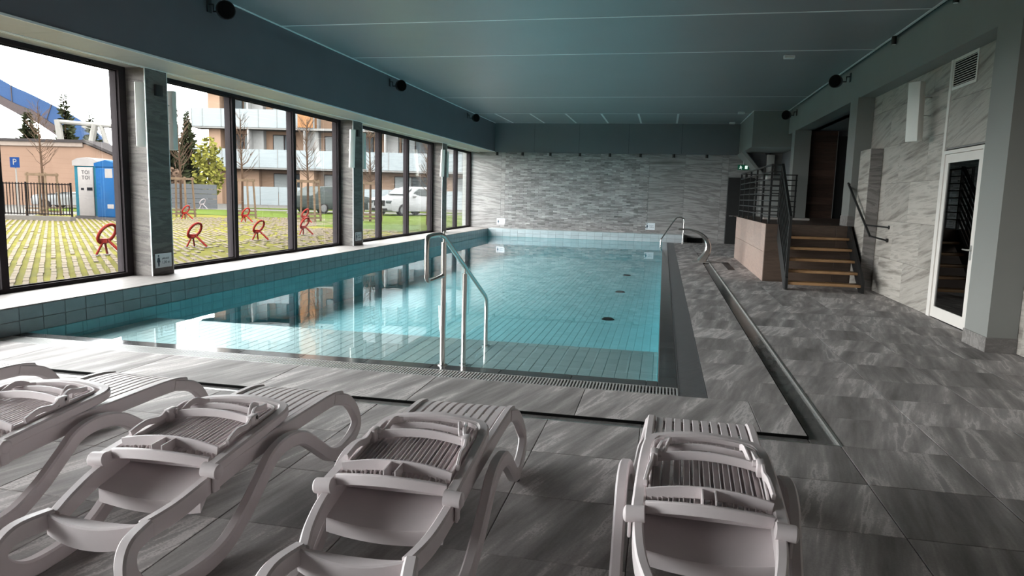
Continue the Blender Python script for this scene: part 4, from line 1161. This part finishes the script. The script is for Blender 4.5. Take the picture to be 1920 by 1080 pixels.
# ---- trees
def twig_tree(u, D, h, lab, stakes=True, crown=.8, seed=1):
    rnd = random.Random(seed)
    root = empty('young_tree', facade(u, D, GZ), FR)
    MB().tube([(0, 0, 0), (.02, 0, h * .4), (-.02, 0, h * .75), (0, 0, h)], [.055, .045, .028, .008], 7).build('trunk', M['bark'], root)
    b = MB()
    for k in range(46):
        z = h * (.38 + .60 * rnd.random()); a = rnd.random() * 2 * PI
        L_ = crown * (1.15 - z / h) * rnd.uniform(.6, 1.1) + .12
        m_ = (L_ * .45 * math.cos(a), L_ * .45 * math.sin(a), z + L_ * .35); e_ = (L_ * .8 * math.cos(a), L_ * .8 * math.sin(a), z + L_ * 1.0)
        b.tube([(0, 0, z), m_, e_], [.014, .010, .004], 4)
        for q in range(3):
            t = rnd.uniform(.4, .9); a2 = a + rnd.uniform(-1, 1)
            s_ = tuple(m_[i] * (1 - t) + e_[i] * t for i in range(3))
            b.tube([s_, (s_[0] + .22 * math.cos(a2), s_[1] + .22 * math.sin(a2), s_[2] + .26)], [.007, .003], 3)
    b.build('branches', M['twig'], root, kind='stuff')
    if stakes:
        s_ = .42
        for sx, sy in ((-1, -1), (1, -1), (-1, 1), (1, 1)):
            MB().cyl((sx * s_, sy * s_, 0), (sx * s_ * .85, sy * s_ * .85, 1.75), .045, 8).build('stake', M['stake'], root)
        for zz in (1.62,):
            MB().box(-s_ * 1.05, s_ * 1.05, -s_ * .92, -s_ * .86, zz, zz + .10).box(-s_ * 1.05, s_ * 1.05, s_ * .86, s_ * .92, zz, zz + .10).box(-s_ * .92, -s_ * .86, -s_, s_, zz, zz + .08).box(s_ * .86, s_ * .92, -s_, s_, zz, zz + .08).build('cross_board', M['stake'], root)
        for zz in (.12, .28):
            MB().box(-s_ * 1.1, s_ * 1.1, -s_ * 1.1, -s_ * 1.04, zz, zz + .07).box(-s_ * 1.1, s_ * 1.1, s_ * 1.04, s_ * 1.1, zz, zz + .07).build('base_board', M['stake'], root)
    tag(root, lab, 'tree', 'young bare trees')
    return root
twig_tree(-14.6, 31, 4.6, 'staked bare young tree in front of the conifers, seen just past the nearest pillar', seed=2)
twig_tree(-11.9, 31, 4.4, 'staked bare young tree partly hidden by the second window post', seed=3)
twig_tree(-8.6, 29.5, 4.2, 'staked bare young tree between the white and dark cars', seed=4)
twig_tree(-6.30, 31, 4.2, 'staked bare young tree beside the second pillar, left of the white car', seed=5)
twig_tree(-22.6, 29, 4.3, 'bare young tree with cross board behind the parking sign', seed=6)
twig_tree(-19.3, 29, 4.4, 'bare young tree with cross board left of the portable toilets', seed=7)
twig_tree(-3.55, 29, 3.2, 'thin bare sapling just left of the third pillar', False, .4, seed=8)

def conifer(u, D, h, r, lab, m, seed):
    rnd = random.Random(seed)
    root = empty('conifer', facade(u, D, GZ), FR)
    MB().cyl((0, 0, 0), (0, 0, h * .9), .14, 8, .02).build('trunk', M['bark'], root)
    b = MB()
    nl = int(h * 4.5)
    for k in range(nl):
        z = h * (.10 + .88 * k / nl); rr = r * (1 - z / h) ** .8 + .10
        for q in range(20):
            a = rnd.random() * 2 * PI; L_ = rr * rnd.uniform(.45, 1.15); z = h * (.08 + .90 * (k + rnd.random() * 3 - 1.5) / nl)
            c_ = Vector((math.cos(a), math.sin(a), 0)); s_ = Vector((-math.sin(a), math.cos(a), 0))
            base = Vector((0, 0, z)); tip = base + c_ * L_ + Vector((0, 0, rnd.uniform(-.25, .45) * L_))
            mid = base + c_ * L_ * .55 + Vector((0, 0, .05))
            b.add([base, mid + s_ * L_ * .16, tip, mid - s_ * L_ * .16, mid + Vector((0, 0, -L_ * .30))], [(0, 1, 2, 3), (0, 4, 2)])
            for w_ in (-1, 1):
                m2 = base + c_ * L_ * .45
                t2 = m2 + c_ * L_ * .32 + s_ * w_ * L_ * .36
                b.add([m2, m2 + c_ * L_ * .18, t2], [(0, 1, 2)])
    b.build('needles', m, root, kind='stuff', fix=False)
    tag(root, lab, 'tree', 'conifers beyond the lot')
conifer(-25.0, 54.5, 7.2, 1.15, 'dark slender conifer left of the apartment block', M['needle'], 11)
conifer(-28.6, 60, 5.0, 1.3, 'shorter dark conifer behind the heater of the nearest pillar', M['needle'], 12)
cs = [(-45.6, 6.6, 1.3), (-42.6, 5.2, 1.5), (-38.5, 6.0, 2.3), (-35.4, 6.5, 1.4), (-33.2, 5.3, 1.6), (-30.0, 4.9, 1.4), (-26.8, 5.0, 1.9), (-28.2, 4.9, 1.4), (-25.2, 6.6, 1.5)]
lb = ['pointed conifer at the far left edge of the window', 'low conifer right of the leftmost pointed one', 'broad bushy pine over the tan roof', 'tall pine left of the white steel frame', 'small conifer under the left leg of the white steel frame', 'small conifer between the legs of the white steel frame', 'broad dark conifer just over the toilets roof', 'low conifer under the blue arch end', 'tall conifer beside the window post above the blue toilet']
for i_, ((u, h, r), l) in enumerate(zip(cs, lb)):
    conifer((u * 52 / 60 - 2.0) * (52 + (i_ % 3) * 5) / 52, 52 + (i_ % 3) * 5, h + 1.7, r, l, M['needle'], int(-u * 10))

def bush(u, D, h, r, lab, m, seed, n=420, cat='bush'):
    rnd = random.Random(seed)
    root = empty('leafy_tree', facade(u, D, GZ), FR)
    MB().tube([(0, 0, 0), (.05, 0, h * .5), (0, 0, h * .8)], [.10, .07, .03], 6).build('trunk', M['bark'], root)
    b = MB()
    for k in range(n):
        a = rnd.random() * 2 * PI; ph = rnd.uniform(-1, 1); q = rnd.random() ** .4
        c_ = Vector((math.cos(a) * math.sqrt(1 - ph * ph) * r * q, math.sin(a) * math.sqrt(1 - ph * ph) * r * q, h * .55 + ph * h * .45 * q))
        s1 = Vector((rnd.uniform(-1, 1), rnd.uniform(-1, 1), rnd.uniform(-1, 1))).normalized() * .17
        s2 = s1.orthogonal().normalized() * .11
        b.add([c_ - s1, c_ + s2, c_ + s1, c_ - s2], [(0, 1, 2, 3)])
    b.build('leaves', m, root, kind='stuff', fix=False)
    tag(root, lab, 'tree')
bush(-20.9, 48.5, 4.8, 1.05, 'yellow green leafy tree tucked against the apartment block corner', M['yleaf'], 21, 700)
bush(-22.7, 46.9, 2.6, .8, 'low reddish shrubby tree behind the grey shed wall', M['twig'], 22, 500)
sh = empty('garden_wall', facade(-21.9, 44, GZ), FR); tag(sh, 'low grey boarded wall between the conifers and the apartment block', 'wall')
for k in range(5): MB().box(-.7, 3.4, 0, .1, .02 + .30 * k, .30 + .30 * k).build('board', M['shed'], sh)

# ---- apartment block, facade parallel to local x
D0 = 60
ab = empty('apartment_building', facade(0, D0, GZ), FR); tag(ab, 'peach apartment block with long frosted glass balconies and an orange panel', 'building')
def zz(z): return z - GZ
FL = 3.27        # storey
b = MB().box(-25.9, 16, 1.6, 12, -1, zz(16.5))
b.build('wall', M['peach'], ab)
MB().box(-25.9, -24.9, 0.4, 1.6, -1, zz(16.5)).box(-24.9, -21.9, .9, 1.6, -1, zz(3.35)).box(-18.2, -17.0, .2, 1.6, -1, zz(3.35)).build('wall_pier', M['peach'], ab)
MB().box(-18.15, -16.9, -.35, 1.6, zz(6.75), zz(13.2)).build('orange_panel', M['orange'], ab)
for lv, zb in enumerate((3.42, 6.70, 9.98, 13.26)):
    MB().box(-27.0, 16, -.2, 1.6, zz(zb - .16), zz(zb + .02)).build('balcony_slab', M['bslab'], ab)
    x = -27.0; k = 0
    while x < 15:
        w_ = 1.55 if k else .9
        if not (lv >= 1 and -18.3 < x < -16.5): 
            MB().box(x + .02, x + w_ - .02, -.24, -.20, zz(zb - .02), zz(zb + 1.46)).build('balcony_pane', M['bglass'], ab)
        MB().box(x - .02, x + .02, -.27, -.18, zz(zb), zz(zb + 1.48)).build('baluster', M['bslab'], ab)
        x += w_; k += 1
    MB().box(-27.02, -26.98, -.2, 1.6, zz(zb), zz(zb + 1.46)).build('balcony_pane', M['bglass'], ab)
    for fx in (-22.45, -17.95 + .2, -11.0, -6.0, -1.0, 4, 9):
        MB().box(fx, fx + .12, -.15, 1.6, zz(zb), zz(zb + 3.1)).box(fx, fx + 1.0, .9, 1.6, zz(zb), zz(zb + 3.1)).build('partition', M['fin'], ab)
# ground terrace screens
x = -22.95
while x < 12:
    MB().box(x + .02, x + 1.52, -.30, -.25, zz(.2), zz(1.80)).build('terrace_pane', M['bglass'], ab); x += 1.55
def apt_window(x0, x1, z0, z1):
    f = MB().box(x0, x1, 1.50, 1.62, zz(z0), zz(z1)).build('window', M['bframe'], ab)
    n_ = 2
    w_ = (x1 - x0) / n_
    for k in range(n_):
        MB().box(x0 + k * w_ + .07, x0 + (k + 1) * w_ - .05, 1.46, 1.50, zz(z0 + .08), zz(z1 - .08)).build('pane', M['bwin'] if k else M['curtain'], f)
for zb in (4.6, 7.9, 11.2):
    for x0, x1 in ((-24.75, -23.4), (-23.3, -22.5), (-20.85, -18.9), (-16.4, -14.5), (-13.9, -12.2), (-9.8, -7.4), (-5.2, -3.0), (-.5, 2), (4.5, 7)):
        apt_window(x0, x1, zb, zb + 1.65)
for x0, x1 in ((-20.85, -18.4), (-16.5, -14.2), (-10.4, -7.4), (-5.2, -2.6), (-.5, 2.3), (5, 8)):
    apt_window(x0, x1, 1.3, 2.98)
MB().box(-22.0, -19.0, 1.45, 1.62, zz(1.0), zz(3.2)).build('wall_pier', M['tan'], ab) if False else None

# ---- cars
def car(u, D, rz, body, lab, L_=4.5, H_=1.62, W_=1.85):
    root = empty('parked_car', facade(u, D, GZ), FR + rz)
    hw = W_ / 2
    side = [(-L_ / 2, .35), (-L_ / 2, .72), (-L_ / 2 + .15, .98), (-L_ * .22, 1.10), (-L_ * .08, 1.48 * H_ / 1.62), (L_ * .05, H_), (L_ * .30, H_ - .03), (L_ * .43, 1.12), (L_ / 2, 1.02), (L_ / 2, .35), (L_ / 2 - .1, .24), (-L_ / 2 + .1, .24)]
    bm = bmesh.new()
    vs1 = [bm.verts.new((x, -hw + (.22 if z > 1.13 else 0) , z)) for x, z in side]
    vs2 = [bm.verts.new((x, hw - (.22 if z > 1.13 else 0), z)) for x, z in side]
    bm.faces.new(vs1); bm.faces.new(vs2[::-1])
    for i in range(len(side)): bm.faces.new((vs1[i], vs1[(i + 1) % len(side)], vs2[(i + 1) % len(side)], vs2[i]))
    bmesh.ops.recalc_face_normals(bm, faces=bm.faces[:])
    bmesh.ops.bevel(bm, geom=bm.edges[:], offset=.05, segments=2, affect='EDGES', profile=.6)
    me = bpy.data.meshes.new('body'); bm.to_mesh(me); bm.free()
    for p in me.polygons: p.use_smooth = True
    me.materials.append(body)
    o = bpy.data.objects.new('body', me); COL.objects.link(o); o.parent = root
    for s in (-1, 1):
        y = s * (hw - .10)
        MB().prism([(-L_ * .16, 1.14), (L_ * .38, 1.14), (L_ * .28, H_ - .14), (-.02 * L_, H_ - .14)], 'y', y, y + s * .035).build('side_window', M['carglass'], root)
        for wx in (-L_ * .31, L_ * .31):
            MB().cyl((wx, s * (hw - .20), .33), (wx, s * (hw + .01), .33), .33, 20).build('wheel', M['tyre'], root)
            MB().cyl((wx, s * (hw + .01), .33), (wx, s * (hw + .02), .33), .21, 12).build('wheel_rim', M['rim'], root)
        MB().ball((-L_ * .12, s * (hw + .10), 1.12), .09, .10, .08).build('mirror', body, root)
        MB().bbox(-L_ / 2 - .02, -L_ / 2 + .22, *sorted((s * (hw - .42), s * (hw - .04))), .70, .86, .02).build('headlight', M['carglass'], root)
    # windscreen
    MB().add([(-L_ * .215, -hw + .22, 1.13), (-L_ * .215, hw - .22, 1.13), (-L_ * .085, hw - .32, 1.49 * H_ / 1.62), (-L_ * .085, -hw + .32, 1.49 * H_ / 1.62)], [(0, 1, 2, 3)])
    MB().obox((-L_ * .155, 0, 1.315 * H_ / 1.62 + .02), (0, hw - .26, 0), (L_ * .062, 0, .17), (-.012, 0, .02)).build('windscreen', M['carglass'], root)
    MB().bbox(-L_ / 2 - .03, -L_ / 2 + .02, -.42, .42, .56, .86, .02).build('grille', M['tyre'], root)
    MB().bbox(-L_ / 2 - .03, -L_ / 2 + .03, -.60, .60, .30, .42, .02).build('lower_grille', M['tyre'], root)
    MB().cyl((-L_ / 2 - .045, 0, .71), (-L_ / 2 - .03, 0, .71), .09, 16).build('badge', M['rim'], root)
    tag(root, lab, 'car')
car(-6.1, 41, .95, M['carwhite'], 'white car facing the pool hall, seen between the window posts before the second pillar', 4.6, 1.66)
car(-10.55, 41, PI + .95, M['cardark'], 'dark green car behind the staked tree in the third pane', 4.4, 1.55)
car(-23.9, 38.5, .05, M['carwhite'], 'pale car seen through the black bar fence', 4.2, 1.25)
bpy.context.scene.collection.objects['parked_car.002'].scale = (.9, .8, .72)
